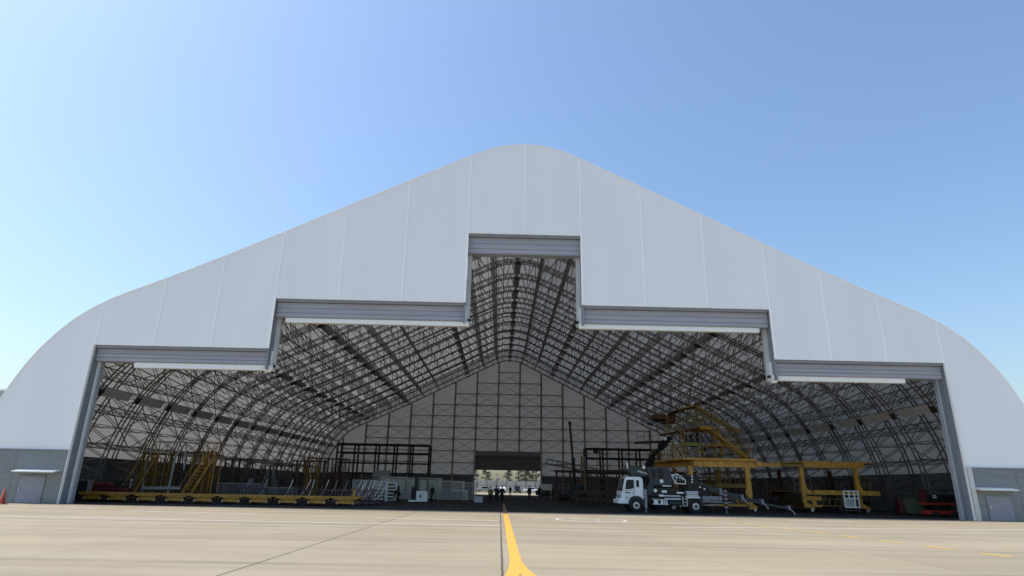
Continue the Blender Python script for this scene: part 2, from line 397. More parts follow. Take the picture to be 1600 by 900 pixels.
# front wall: each bay of fabric with its own slight billow; the doorway is a stepped opening
def open_z(x):
    x = abs(x)
    return H1 if x < XS[1] else H2 if x < XS[4] else H3 if x < XS[7] else HG
full = sorted(set([-x for x, z in half] + [x for x, z in half]))
g = MB()
for side in (-1, 1):
    edges = XS + [40.35]
    for k in range(len(edges) - 1):
        a, b = edges[k], edges[k + 1]; n = 10
        cols = [a + (b - a) * i / n for i in range(n + 1)]
        zb = open_z((a + b) / 2); V = []; rows = 8
        for x in cols:
            zt = max(half_z(x), zb + .001) if x < 40.16 else zb + .01
            if k == len(edges) - 2 and x > 40.0: zt = max(zb + .02, half_z(min(x, 40.14)))
            t = (x - a) / (b - a)
            for j in range(rows + 1):
                q = j / rows; z = zb + (zt - zb) * q
                y = 0
                V.append((side * x, y - .02, z))
        Fs = []
        for i in range(n):
            for j in range(rows):
                q = (i * (rows + 1) + j, (i + 1) * (rows + 1) + j, (i + 1) * (rows + 1) + j + 1, i * (rows + 1) + j + 1)
                Fs.append(q if side > 0 else q[::-1])
        g.add(V, Fs)
fw = g.build('front_wall', M['fabric'], hangar)
sol = fw.modifiers.new('thick', 'SOLIDIFY'); sol.thickness = .12; sol.offset = -1
# seam strips between the bays
for i, x in enumerate([0] + [s * v for v in XS[1:8] for s in (-1, 1)]):
    zt = half_z(x) + .03; zb = open_z(abs(x) - .01) if abs(x) not in (XS[1], XS[4], XS[7]) else open_z(abs(x) + .01)
    if abs(x) == XS[7]: zb = H3
    g = MB(); n = 7
    for k in range(n):
        za, zc = zb + (zt - zb) * k / n, zb + (zt - zb) * (k + 1) / n
        w1 = .052 + .008 * random.random(); ox = .015 * random.uniform(-1, 1)
        g.box(x - w1 + ox, x + w1 + ox, -.055, -.021, za, zc)
    g.build('seam_strip', M['seam'], hangar)
# pale edge trim round the roofline
pts = [(-x, -.03, z) for x, z in reversed(resample(half, 1.5)) if z > HG] + [(x, -.03, z) for x, z in resample(half, 1.5)[1:] if z > HG]
MB().path(pts, .06).build('roof_edge_trim', M['seam'], hangar)
# roof membrane, lengthwise vault above the cladding
P = [p for p in resample(half, 1.0) if p[1] >= HG - .4]; P.append((40.17, HG - .5)); P = [(-x, z) for x, z in reversed(P)] + P[1:]
V = []; Fs = []; ny = 31
for j in range(ny):
    y = .12 + (84.5 - .12) * j / (ny - 1)
    for x, z in P: V.append((x, y, z))
npf = len(P)
for j in range(ny - 1):
    for i in range(npf - 1): Fs.append((j * npf + i, j * npf + i + 1, (j + 1) * npf + i + 1, (j + 1) * npf + i))
MB().add(V, Fs).build('roof_membrane', M['roof'], hangar, smooth=True)
# side cladding
for s in (-1, 1):
    g = MB(); x0, x1 = sorted((s * 40.12, s * 40.38)); g.box(x0, x1, .12, 84.4, 0, HG); g.build('side_cladding', M['clad_in'], hangar)
# front base cladding left and right of the doorway, in panels
for s in (-1, 1):
    g = MB()
    xs = [33.12, 36.75, 40.38]
    for a, b in zip(xs, xs[1:]):
        x0, x1 = sorted((s * (a + .012), s * (b - .012))); g.box(x0, x1, -.11, .10, 0, HG - .02)
    c = g.build('base_cladding', M['clad'], hangar)
    x0, x1 = sorted((s * 33.14, s * 40.4)); MB().box(x0, x1, -.16, .02, HG - .03, HG + .06).build('drip_flashing', M['grey'], hangar)
    # door with frame and canopy
    dx0, dx1 = (-36.15, -34.35) if s < 0 else (34.15, 36.0)
    d = MB().box(dx0, dx1, -.15, -.112, .03, 1.84 if s < 0 else 1.72).build('side_door', M['door'], hangar)
    MB().box(dx0 + .12, dx0 + .2, -.20, -.152, .85, 1.05).build('handle', M['chrome'], d)
    g = MB(); h = 1.86 if s < 0 else 1.74
    g.box(dx0 - .06, dx0 - .002, -.165, -.112, 0, h + .06); g.box(dx1 + .002, dx1 + .06, -.165, -.112, 0, h + .06); g.box(dx0, dx1, -.165, -.112, h, h + .06)
    g.build('door_frame', M['grey'], d)
    cx0, cx1 = (-36.36, -33.38) if s < 0 else (33.32, 36.15)
    MB().add([(cx0, -.11, 2.32), (cx1, -.11, 2.32), (cx1, -.85, 2.20), (cx0, -.85, 2.20), (cx0, -.11, 2.24), (cx1, -.11, 2.24), (cx1, -.85, 2.12), (cx0, -.85, 2.12)],
             [(0, 3, 2, 1), (4, 5, 6, 7), (0, 1, 5, 4), (1, 2, 6, 5), (2, 3, 7, 6), (3, 0, 4, 7)]).build('door_canopy', M['white'], hangar)
# jambs of the doorway: the outer ones run to the ground, the others end at the next step
def yz(x0, x1, *a): x0, x1 = sorted((x0, x1)); return MB().box(x0, x1, *a)
for s in (-1, 1):
    yz(s * 33.09, s * 33.32, .13, .78, 0, H3).build('door_reveal', M['reveal'], hangar)
    yz(s * 33.085, s * 33.125, -.125, .125, 0, H3).build('door_edge_trim', M['seam'], hangar)
    yz(s * 32.76, s * 33.087, .782, 1.15, 0, H3 - .1).build('door_guide_column', M['jamb'], hangar)
    yz(s * 32.90, s * 32.97, .70, .78, 0, H3 - 1.2).build('door_guide_rail', M['grey' if s > 0 else 'white'], hangar)
    if s > 0: MB().box(33.085, 33.42, -.24, -.115, 0, HG + .05).build('jamb_casing', M['jamb2'], hangar)
    for (x, zt, zb) in ((XS[1], H1, H2), (XS[4], H2, H3)):
        yz(s * x, s * (x + .14), .13, 1.2, zb - 1.55, zt).build('door_reveal', M['reveal'], hangar)
        yz(s * (x - .02), s * (x + .12), -.06, .1, zb, zt).build('door_edge_trim', M['seam'], hangar)
        yz(s * (x - .34), s * (x - .004), .95, 1.25, zb - 1.6, zt - .05).build('door_guide_rail', M['jamb2'], hangar)
        yz(s * (x - .1), s * (x + .30), .75, .94, zb - 1.72, zb - .05).build('door_guide_bracket', M['rail'], hangar)
        # small black roller at the foot of the guide
        MB().disc((s * (x - .32), .72, zb - 1.25), .11, .2).build('guide_roller', M['black'], hangar)
# soffit beams and folded curtains above the openings
def curtain(x0, x1, zt, h):
    g = MB(); z = zt - .22
    lay = [(.0, .42), (.05, .06), (.02, .34), (.07, .05), (.03, .30), (.09, .05)]
    tot = sum(l for _, l in lay); k = (h - .22) / tot
    for d, l in lay:
        n = 1
        for i in range(n):
            a, b = x0 + (x1 - x0) * i / n, x0 + (x1 - x0) * (i + 1) / n
            o = .0
            g.box(a, b, .40 + d + o, 1.2, z - l * k, z - .004)
        z -= l * k
    g.build('folded_door_curtain', M['curtain'], hangar)
    MB().box(x0, x1, .13, 1.3, zt - .20, zt - .005).build('door_head_beam', M['reveal'], hangar)
curtain(-4.66, 4.66, H1, 1.62)
for s in (-1, 1):
    curtain(*sorted((s * 4.84, s * 19.70)), H2, 1.42); curtain(*sorted((s * 19.92, s * 33.05)), H3, 1.2)
for x0, x1, z0, z1 in ((-18.97, -4.36, 13.86, 14.26), (4.48, 19.02, 13.88, 14.34), (-30.12, -19.45, 9.98, 10.42), (19.66, 30.17, 10.04, 10.50)):
    g = MB().cbox(x0, x1, .55, .95, z0, z1, .04); n = int((x1 - x0) / 2.4)
    for i in range(n + 1): x = x0 + .3 + (x1 - x0 - .6) * i / n; g.box(x - .03, x + .03, .53, .549, z0 + .03, z1 - .03)
    g.build('door_bottom_rail', M['rail'], hangar)

# roof trusses
SP = D / 15; TY = [.75] + [i * SP for i in range(1, 15)] + [D - .75]
NP = 2 * round(LEN / .8); ds = LEN * 2 / NP
SS = [-LEN + i * ds for i in range(NP + 1)]
def truss_mesh():
    g = MB(); g2 = MB(); w_ = .30
    I = [prof(s, DEPTH) for s in SS]; O = [prof(s, .22) for s in SS]
    I = [(x, z) for x, z in I]
    for y in (-w_, w_):
        g.path([(x, y, z) for x, z in I], .14, 6); g.path([(x, y, z) for x, z in O], .10, 4)
        for i in range(NP):
            (a, b) = (O[i], I[i + 1]) if i % 2 == 0 else (I[i], O[i + 1])
            g2.bar((a[0], y, a[1]), (b[0], y, b[1]), .058)
    for i in range(0, NP + 1):
        if i % 2 == 0: g.bar((I[i][0], -w_, I[i][1]), (I[i][0], w_, I[i][1]), .07)
        if i % 12 == 0: g.bar((I[i][0], -w_, I[i][1]), (O[i][0], -w_, O[i][1]), .07); g.bar((O[i][0], -w_, O[i][1]), (O[i][0], w_, O[i][1]), .07)
    return g, g2
g, g2 = truss_mesh()
t0 = g.build('roof_truss', M['steel'], hangar, loc=(0, TY[0], 0)); l0 = g2.build('truss_lacing', M['steel2'], t0)
for y in TY[1:]:
    c = t0.copy(); COL.objects.link(c); c.location = (0, y, 0); c.parent = hangar
    d = l0.copy(); COL.objects.link(d); d.parent = c
# purlin trusses running lengthwise
PS = [k * 3.5 for k in range(-14, 15)]
for s in PS:
    if abs(s) > LEN - 3.5: continue
    xi, zi = prof(s, DEPTH + .02); xo, zo = prof(s, .10)
    tx, tz = on_outer(min(LEN - .1, abs(s)))[2]; tx *= 1 if s >= 0 else 1
    if s < 0: tz, tx = -tz, tx
    g = MB(); g.bar((xi, .1, zi), (xi, D - .2, zi), .12, None, 6); g.bar((xo, .2, zo), (xo, D - .2, zo), .10)
    for a, b in zip(TY, TY[1:]):
        n = 3; st = (b - a) / n
        for i in range(n): g.bar((xi, a + i * st, zi), (xo, a + (i + .5) * st, zo), .06); g.bar((xo, a + (i + .5) * st, zo), (xi, a + (i + 1) * st, zi), .06)
    g.build('roof_purlin', M['steel2'], hangar)
# thin lines of the skin between the purlins
for k in range(-14, 14):
    s = (k + .5) * 3.5
    if abs(s) > LEN - 4: continue
    xo, zo = prof(s, .12); xm, zm = prof(s, 1.4)
    g = MB(); g.bar((xo, .2, zo), (xo, D - .2, zo), .06)
    for y in TY: g.bar((xo, y, zo), (xm, y, zm), .05)
    for a, b in zip(TY, TY[1:]): g.bar((xm, a, zm), (xo, (a + b) / 2, zo), .05); g.bar((xo, (a + b) / 2, zo), (xm, b, zm), .05)
    g.build('skin_purlin', M['steel2'], hangar)
# X bracing rods between trusses close to the skin
for side_ in (-1, 1):
    g = MB()
    for a, b in zip(TY, TY[1:]):
        for s1, s2 in zip(PS, PS[1:]):
            if abs(s1) > LEN - 2 or abs(s2) > LEN - 2: continue
            if max(abs(s1), abs(s2)) < LEN - 17 or (s1 + s2) * side_ < 0: continue
            p, q = prof(s1, 1.2), prof(s2, 1.2)
            g.bar((p[0], a, p[1]), (q[0], b, q[1]), .07); g.bar((q[0], a, q[1]), (p[0], b, p[1]), .07)
    g.build('roof_bracing', M['steel2'], hangar)
# wide grey fabric ducts slung between the trusses
NODES = []
def s_at_x(x):
    best = min(range(int(LEN * 10)), key=lambda i: abs(on_outer(i / 10)[0][0] - abs(x))); return best / 10
for xo in (0, 10.0, -10.0, 22.2, -22.2, 29.9, -29.9, 37.9, -37.9):
    s = s_at_x(xo) * (1 if xo >= 0 else -1)
    a, b = prof(s - .45, DEPTH - .35), prof(s + .45, DEPTH - .35); c, d_ = prof(s - .45, DEPTH - .42), prof(s + .45, DEPTH - .42)
    g = MB()
    for y0, y1 in zip(TY, TY[1:]):
        ya, yb = y0 + .55, y1 - .55
        g.add([(a[0], ya, a[1]), (b[0], ya, b[1]), (b[0], yb, b[1]), (a[0], yb, a[1]), (c[0], ya, c[1]), (d_[0], ya, d_[1]), (d_[0], yb, d_[1]), (c[0], yb, c[1])],
              [(0, 3, 2, 1), (4, 5, 6, 7), (0, 1, 5, 4), (1, 2, 6, 5), (2, 3, 7, 6), (3, 0, 4, 7)])
    g.build('fabric_duct', M['plate'], hangar)
    p, q = prof(s - .34, DEPTH + .06), prof(s + .34, DEPTH + .06); NODES.append((p, q))
trs = [o for o in hangar.children if o.name.startswith('roof_truss')]
for p, q in NODES:
    n0 = MB().bar((p[0], 0, p[1]), (q[0], 0, q[1]), .6, .16).build('node_plate', M['dkgrey'], trs[0])
    for tr_ in trs[1:]:
        c = n0.copy(); COL.objects.link(c); c.parent = tr_

# rear wall
RB = 4.5638; DX = 1.5 * RB; RD0 = 7.45
g = MB(); xs = sorted(set([x for x, z in half] + [-x for x, z in half] + [-DX, DX]))
V = []; Fs = []
def rear_piece(x0, x1, zb):
    n = 12; V = []
    for i in range(n + 1):
        x = x0 + (x1 - x0) * i / n; zt = max(zb + .01, half_z(x) - .02)
        V += [(x, D + .3, zb), (x, D + .3, zt)]
    Fs = []
    for i in range(n): a = 2 * i; Fs += [(a, a + 2, a + 3, a + 1)]
    g.add(V, Fs)
for a, b, zb in ((-40.1, -20, HG), (-20, -DX, HG), (-DX, 0, RD0 + 1), (0, DX, RD0 + 1), (DX, 20, HG), (20, 40.1, HG)): rear_piece(a, b, zb)
g.build('rear_wall', M['rear'], hangar)
for s in (-1, 1):
    yz(s * DX, s * 40.1, D + .26, D + .44, 0, HG).build('rear_base_cladding', M['clad_in'], hangar)
g = MB().box(-DX, DX, D - .1, D + .45, RD0, RD0 + 1.02)
for i in range(28): x = -DX + .25 + i * .48; g.box(x, x + .3, D - .25, D - .102, RD0 + .1, RD0 + .5)
g.build('door_lintel', M['grey'], hangar)
g = MB()
for i in range(9): z = 4.78 + i * .30; g.box(-DX + .1, DX - .1, D + .05 + .06 * (i % 2), D + .25, z, z + .295)
g.build('roller_shutter', M['shutter'], hangar)
for s in (-1, 1): yz(s * (DX - .12), s * (DX + .22), D - .5, D + .25, 0, RD0 + 1.0).build('rear_door_jamb', M['palegrey'], hangar)
for k in range(-8, 8):
    x = (k + .5) * RB; zt = inner_z(x)
    if zt < 4: continue
    zb = 0 if abs(x) > DX - .1 else RD0 + 1.02
    g = MB(); g.box(x - .16, x + .16, D - .02, D + .02, zb, zt); g.box(x - .035, x + .035, D + .02, D + .24, zb, zt); g.box(x - .16, x + .16, D + .24, D + .28, zb, zt)
    g.build('wall_column', M['steel3'], hangar)
zrow = HG + .1; rows = []
while zrow < 27.2: rows.append(zrow); zrow += 2.36
for z in rows:
    lim = 40
    xs_ = [x for x in [i * .25 for i in range(160)] if inner_z(x) > z + .2]
    if not xs_: continue
    xm = max(xs_); xm = math.floor((xm / RB) + .5) * RB - RB / 2 if z > 6 else xm
    if xm <= 0: continue
    g = MB()
    if z < RD0 + 1:
        MB().bar((-xm, D + .12, z), (-DX - .2, D + .12, z), .16).build('wall_girt', M['steel3'], hangar); g.bar((DX + .2, D + .12, z), (xm, D + .12, z), .16)
    else: g.bar((-xm, D + .12, z), (xm, D + .12, z), .16)
    g.build('wall_girt', M['steel3'], hangar)
for k in range(-7, 7):
    x0, x1 = (k + .5) * RB, (k + 1.5) * RB; g = MB(); any_ = False
    for z0, z1 in zip(rows, rows[1:]):
        if z1 > min(inner_z(x0), inner_z(x1)): break
        if abs((x0 + x1) / 2) < DX and z0 < RD0 + .8: continue
        g.bar((x0, D + .2, z0), (x1, D + .2, z1), .055); g.bar((x0, D + .2, z1), (x1, D + .2, z0), .055); any_ = True
    if any_: g.build('wall_bracing', M['steel2'], hangar)

# a second hangar far to the left
sh = thing('far_hangar', 'blue-green vaulted hangar far behind at the left edge of the picture', 'hangar', (-158, 150, 0))
P = [(38 * math.sin(t), 27.5 * math.cos(t) ** .8 if math.cos(t) > 0 else 0) for t in [(-90 + i * 7.5) * math.pi / 180 for i in range(25)]]
V = [(x, y, z) for y in (0, 90) for x, z in P]; n = len(P)
MB().add(V, [(i, n + i, n + i + 1, i + 1) for i in range(n - 1)]).build('roof', M['shed'], sh, smooth=True)
MB().add([(x, .0, z) for x, z in P], [tuple(range(n))]).build('wall', M['palegrey'], sh)
g = MB()
for y in range(0, 91, 15): g.path([(x * 1.004, y, z * 1.004) for x, z in P], .5)
g.build('roof_rib', M['seam'], sh)


# ------------------------------------------------------------------ low yellow platforms in a row
def caster(g, x, y, r, wd=.12):
    g.disc((x, y, r), r, wd, 14)
def low_platform():
    t = thing('docking_platform', 'leftmost but one of the low yellow platforms in the front row', 'platform', group='low yellow platforms in a row')
    L = 2.24
    MB().cbox(-L / 2, L / 2, 0, 2.2, .60, .72, .02).build('deck', M['yellow'], t)
    g = MB(); g.prism([(-L / 2 + .06, .598), (L / 2 - .06, .598), (L / 2 - .34, .50), (-L / 2 + .34, .50)], .03, .12)
    g.build('edge_skirt', M['yellow'], t); g = MB(); g.box(-L / 2 + .52, L / 2 - .52, .16, .26, .36, .498); g.box(-L / 2 + .46, L / 2 - .46, .05, .16, .20, .355); g.build('side_beam', M['yellow'], t)
    g = MB().box(-L / 2 + .25, L / 2 - .25, 2.0, 2.1, .25, .6); g.build('rear_beam', M['yellow2'], t)
    for sx in (-1, 1):
        g = MB(); x = sx * (L / 2 - .48); g.box(x - .07, x + .07, .02, .2, .16, .38); g.box(x - .09, x + .09, 1.9, 2.1, .16, .42); g.box(x - .05, x + .05, .2, 1.9, .24, .36)
        f = g.build('foot_bracket', M['cream'], t)
        g = MB(); x = sx * (L / 2 - .16); g.disc((x, .18, .11), .11, .08, 12); g.disc((x, 1.95, .11), .11, .08, 12); g.build('wheel', M['tyre'], f)
        g = MB(); x = sx * (L / 2 - .12); g.prism([(x - .15, .42), (x, .30), (x + .1, .42), (x, .56)], .1, .2); g.build('coupling', M['brown'], t)
    return t
words = ['leftmost', 'second', 'third', 'fourth', 'fifth', 'sixth', 'seventh', 'eighth', 'ninth']
pos = [-34.3, -32.0, -29.7, -27.4, -25.2, -23.0, -20.8, -18.5, -16.2]
lp = None
extra = ['beside the dark red tractor', 'in front of the left slanted ladder', 'just right of the left slanted ladder', 'in front of the grey gantry frame',
         'in front of the right slanted ladder', 'in front of a grey mesh cage', 'in front of a rack of rods', 'in front of pale bent hoses', 'in front of the crates of hoses']
for i, x in enumerate(pos + [-13.9]):
    lab = ('rightmost of the low yellow platforms, ending beside the white shelving' if i == 9 else '%s low yellow platform from the left, %s' % (words[i], extra[i]))
    loc = (x, 5.0 + .06 * random.uniform(-1, 1) + (.5 if i == 0 else 0), .004)
    if lp is None: lp = low_platform(); lp.location = loc; lp['label'] = lab
    else: copy_thing(lp, loc, R(random.uniform(-.8, .8)), lab)
t = thing('yellow_stop_post', 'short yellow post standing on the right end of the low yellow platforms', 'post', (-13.5, 6.2, .724))
MB().bar((0, 0, 0), (0, 0, .62), .2, None, 10).build('post', M['yellow'], t); MB().disc((0, 0, .03), .2, .05, 12, 'z').build('base_plate', M['yellow2'], t)

# ------------------------------------------------------------------ access stands with slanted ladders
def ladder_stand(label, x, y, h=4.5, lean=1.25, wd=.95, m='yellow'):
    t = thing('ladder_stand', label, 'access stand', (x, y, .004), group='yellow ladder stands')
    g = MB()
    for o in (0, wd): g.bar((o, 0, .05), (o + lean, 1.2, h - .2), .10, .16)
    g.build('stair_stringer', M[m], t)
    g = MB(); n = 13
    for i in range(1, n): k = i / n; g.bar((lean * k, 1.2 * k, .05 + (h - .25) * k), (lean * k + wd, 1.2 * k, .05 + (h - .25) * k), .22, .045)
    g.build('ladder_tread', M[m], t)
    g = MB()
    for o in (0, wd): g.bar((o - .05, -.2, .9), (o + lean - .05, 1.0, h + .75), .05, None, 6); g.bar((o + lean, 1.2, h - .2), (o + lean, 1.2, h + .9), .05)
    g.build('handrail', M[m], t)
    MB().box(lean - .05, lean + wd + .1, 1.2, 2.7, h - .25, h - .12).build('landing', M['yellow2'], t)
    for ox in (lean, lean + wd + .05):
        for oy in (1.25, 2.65):
            MB().bar((ox, oy, .1), (ox, oy, h - .25), .09).build('leg', M[m], t)
    g = MB(); g.bar((lean, 1.25, .4), (lean + wd, 1.25, h - .4), .05); g.bar((lean, 2.65, .4), (lean, 1.25, h - .4), .05); g.bar((lean + wd, 2.65, h - .4), (lean + wd, 1.25, .4), .05)
    for z in (.35, 2.2): g.bar((lean, 1.25, z), (lean + wd, 1.25, z), .06); g.bar((lean, 2.65, z), (lean + wd, 2.65, z), .06)
    g.build('cross_brace', M['yellow2'], t)
    g = MB()
    for oy in (1.25, 2.65): g.path([(lean, oy, h - .12), (lean, oy, h + .95), (lean + wd, oy, h + .95), (lean + wd, oy, h - .12)], .05)
    g.path([(lean + wd, 1.25, h + .95), (lean + wd, 2.65, h + .95)], .05); g.build('guard_rail', M[m], t)
    return t
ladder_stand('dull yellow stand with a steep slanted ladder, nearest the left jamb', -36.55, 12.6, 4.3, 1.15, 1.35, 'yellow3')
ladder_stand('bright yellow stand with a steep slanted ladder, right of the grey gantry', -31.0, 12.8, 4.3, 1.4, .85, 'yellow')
t = thing('gantry_frame', 'pale grey gantry frame of bent tubes standing between the two slanted ladders', 'gantry', (0, 0, .004))
p = lambda u, v, Y: site(u, v, Y)
g = MB()
A = p(222, 770, 14); A.z = .1; B = p(262, 770, 14); B.z = .1
for q, tp, k in ((A, p(229, 718, 14), p(243, 691, 14)), (B, p(274, 714, 14), p(291, 691, 14))): g.build if 0 else g.path([q, tp, k], .15)
g.build('bent_leg', M['palegrey'], t)
MB().bar(p(254, 690.5, 14), p(313, 691.5, 14), .15).build('top_beam', M['palegrey'], t)
g = MB().bar(p(292, 692, 14), p(287, 735, 14), .11); g.build('hanger', M['palegrey'], t)
MB().bar(p(222, 762.5, 13.8), p(282, 762.5, 13.8), .15, .26).build('lower_beam', M['palegrey'], t)
MB().bar((p(291, 691, 14)), (p(291, 691, 14) + Vector((0, 3, 0))), .12).build('cross_beam', M['palegrey'], t)

# ------------------------------------------------------------------ racks of standing rods, cages and trestles along the left side
def rod_rack(label, x, y, wd, h, n, m, base='brown', name='rod_rack', cat='rack', seed=0, d=1.6):
    rnd = random.Random(seed); t = thing(name, label, cat, (x, y, .004), group='racks of standing rods')
    for ox in (0, wd):
        for oy in (0, d): MB().bar((ox, oy, 0), (ox, oy, h), .12).build('rack_post', M[base], t)
    g = MB()
    for z in (.3, h * .55, h - .1):
        for oy in (0, d): g.bar((0, oy, z), (wd, oy, z), .09)
        for ox in (0, wd): g.bar((ox, 0, z), (ox, d, z), .09)
    g.build('rack_rail', M[base], t)
    g = MB()
    for i in range(n):
        q = wd * (i + .5) / n; oy = rnd.uniform(.1, d - .1)
        g.bar((q, oy, .1), (q + rnd.uniform(-.25, .25), oy, h * rnd.uniform(.72, 1.12)), .07)
    g.build('rod_bundle', M[m], t)
    return t
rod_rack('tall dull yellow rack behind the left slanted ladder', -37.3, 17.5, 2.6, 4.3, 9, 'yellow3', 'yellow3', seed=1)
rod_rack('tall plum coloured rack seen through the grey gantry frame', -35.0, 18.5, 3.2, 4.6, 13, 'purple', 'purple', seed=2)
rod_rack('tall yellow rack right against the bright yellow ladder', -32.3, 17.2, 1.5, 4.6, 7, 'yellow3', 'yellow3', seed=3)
rod_rack('dark brown rack standing right of the bright yellow ladder', -29.6, 18.5, 2.2, 4.0, 8, 'brown', 'dkgrey', seed=4)
rod_rack('low grey and plum rack behind the grey mesh cage', -28.2, 26, 3.0, 3.6, 8, 'purple', 'dkgrey', seed=5)
rod_rack('olive rack of leaning poles in the dark left aisle', -25.5, 27, 3.6, 4.2, 8, 'yellow2', 'dkgrey', seed=6)
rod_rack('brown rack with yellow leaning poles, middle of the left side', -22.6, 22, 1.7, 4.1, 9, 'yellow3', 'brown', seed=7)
rod_rack('tall rust brown rack nearest the bent pale hoses', -20.6, 24, 1.9, 4.4, 9, 'brown', 'brown', seed=8)
rod_rack('distant dull red framed rack deep in the left aisle', -30, 46, 5, 5.2, 12, 'brown', 'darkred', seed=9)
rod_rack('distant grey rack beside the red framed one', -36, 38, 5, 4.6, 9, 'grey', 'dkgrey', seed=10)

t = thing('trestle', 'grey A-shaped trestle with thin spread legs in the left aisle', 'trestle', (-25.4, 20, .004))
for dx in (-.9, .9):
    for dy in (-.5, .5): MB().bar((dx, dy, 0), (dx * .15, dy * .3, 3.4), .07).build('leg', M['grey'], t)
MB().bar((-.25, 0, 3.4), (.25, 0, 3.4), .12).build('head', M['grey'], t); MB().bar((-.6, 0, 1.2), (.6, 0, 1.2), .06).build('tie_bar', M['grey'], t)

def mesh_cage(label, x, y, wd, h, m='mesh', d=1.2, filled=0, z0=.14, fill='grey', name='mesh_cage', group='mesh cages'):
    t = thing(name, label, 'cage', (x, y, .004), group=group)
    g = MB()
    for ox in (0, wd):
        for oy in (0, d): g.bar((ox, oy, 0), (ox, oy, h), .06)
    for z in (z0, h):
        for oy in (0, d): g.bar((0, oy, z), (wd, oy, z), .06)
        for ox in (0, wd): g.bar((ox, 0, z), (ox, d, z), .06)
    g.build('frame', M[m], t)
    nx = max(4, int(wd / .16)); nz = max(4, int((h - z0) / .16))
    for oy, nm in ((0, 'front_mesh'), (d, 'back_mesh')):
        g = MB()
        for i in range(1, nx): g.bar((wd * i / nx, oy, z0), (wd * i / nx, oy, h), .018)
        for j in range(1, nz): g.bar((0, oy, z0 + (h - z0) * j / nz), (wd, oy, z0 + (h - z0) * j / nz), .018)
        g.build(nm, M[m], t)
    MB().box(.03, wd - .03, .03, d - .03, z0 - .03, z0 + .02).build('floor_panel', M['dkgrey'], t)
    if filled: MB().cbox(.1, wd - .1, .1, d - .1, z0 + .03, z0 + (h - z0) * filled).build('load', M[fill], t)
    return t
mesh_cage('wide grey mesh cage on the floor behind the low platforms', -27.6, 13, 3.9, 1.55, 'grey', filled=.3, fill='dkgrey')
mesh_cage('grey mesh cage right of the widest one', -23.4, 13.3, 2.6, 1.25, 'grey', filled=.5, fill='dkgrey')
def hose_crate(label, x, y, wd, n, seed, m='hose', cm='brown'):
    rnd = random.Random(seed); t = thing('hose_crate', label, 'crate', (x, y, .004), group='crates of bent hoses')
    g = MB(); h = 1.15
    for i in range(int(wd / .3) + 1): g.bar((i * .3, 0, .1), (i * .3, 0, h + rnd.uniform(.1, .4)), .055)
    for z in (.12, .6, h): g.bar((0, 0, z), (wd, 0, z), .07); g.bar((0, 1.3, z), (wd, 1.3, z), .07)
    for ox in (0, wd): g.bar((ox, 0, h), (ox, 1.3, h), .07)
    for ox in (0, wd): g.bar((ox, 1.3, 0), (ox, 1.3, h), .07)
    g.build('slatted_side', M[cm], t); MB().box(0, wd, .04, 1.26, .1, .16).build('base', M[cm], t)
    g = MB()
    for i in range(n):
        x0 = wd * (i + .5) / n + rnd.uniform(-.25, .25); k = rnd.uniform(.2, 1.0)
        pts = [(x0 + k * q, .3 + .5 * q, .5 + 1.25 * q * q + .25 * q + rnd.uniform(-.02, .02)) for q in (0, .2, .4, .6, .8, 1)]
        g.loft(pts, [.038] * 6, 6)
    g.build('bent_hose', M[m], t)
    return t
hose_crate('dark crate with two pairs of pale bent hoses', -20.5, 9.0, 3.6, 4, 1, cm='dkgrey')
hose_crate('plum slatted crate with small fittings, left of the white hoses', -17.0, 9.2, 2.3, 3, 2, m='grey', cm='purple')
hose_crate('plum slatted crate crammed with white bent hoses', -14.9, 9.6, 2.4, 7, 3, m='hose', cm='purple')
hose_crate('dark crate of lilac hoses at the end of the platforms', -13.4, 10.6, 1.3, 4, 4, m='lilac', cm='dkgrey')
hose_crate('small dark crate of grey hoses behind the fifth platform', -25.0, 10.0, 2.6, 5, 5, m='grey', cm='dkgrey')

# tow tractor, cabinet at the far left
t = thing('tow_tractor', 'dark red tow tractor parked behind the left jamb', 'tractor', (-35.0, 9.3, .004), R(6))
g = MB(); g.cbox(-1.4, 1.5, -.75, .75, .42, 1.05, .08); g.cbox(-1.4, .3, -.72, .72, 1.05, 1.42, .08); g.build('body', M['darkred'], t)
g = MB(); g.cbox(.55, 1.1, -.5, .5, 1.05, 1.2, .05); g.cbox(.3, .5, -.5, .5, 1.05, 1.6, .05); g.build('seat', M['blackcloth'], t)
MB().bar((1.05, 0, 1.05), (.9, 0, 1.55), .05).disc((.88, 0, 1.58), .2, .04, 12, 'z').build('steering_wheel', M['black'], t)
for wx in (-.95, 1.0):
    for wy in (-.78, .78):
        wl = MB().disc((wx, wy, .36), .36, .22, 16).build('wheel', M['tyre'], t); MB().disc((wx, wy * 1.15, .36), .18, .06, 12).build('rim', M['chrome'], wl)
MB().cbox(-1.6, -1.38, -.8, .8, .3, .62, .03).build('bumper', M['black'], t)
for wy in (-.5, .5): MB().disc((-1.43, wy, 1.1), .09, .05, 10, 'x').build('headlight', M['lampglass'], t)
MB().bar((1.2, .5, 1.0), (1.2, .5, 1.65), .04).disc((1.2, .5, 1.7), .09, .12, 10, 'z').build('beacon', M['lampglass'], t)
t = thing('grey_cabinet', 'dark grey upright cabinet against the left jamb', 'cabinet', (-36.6, 8.0, .004))
MB().cbox(-.5, .5, -.35, .35, .06, 1.65).build('body', M['grey'], t)
for x0 in (-.46, .01): MB().box(x0, x0 + .45, -.37, -.352, .14, 1.58).build('door', M['dkgrey'], t)
t = thing('traffic_cone', 'tall orange traffic cone at the left edge by the side door', 'cone', (-35.35, -2.3, 0))
MB().loft([(0, 0, .04), (0, 0, .1), (0, 0, 1.1)], [.2, .18, .04], 14).build('cone_body', M['orange'], t, smooth=True)
MB().cbox(-.28, .28, -.28, .28, 0, .05, .02).build('base', M['orange'], t)

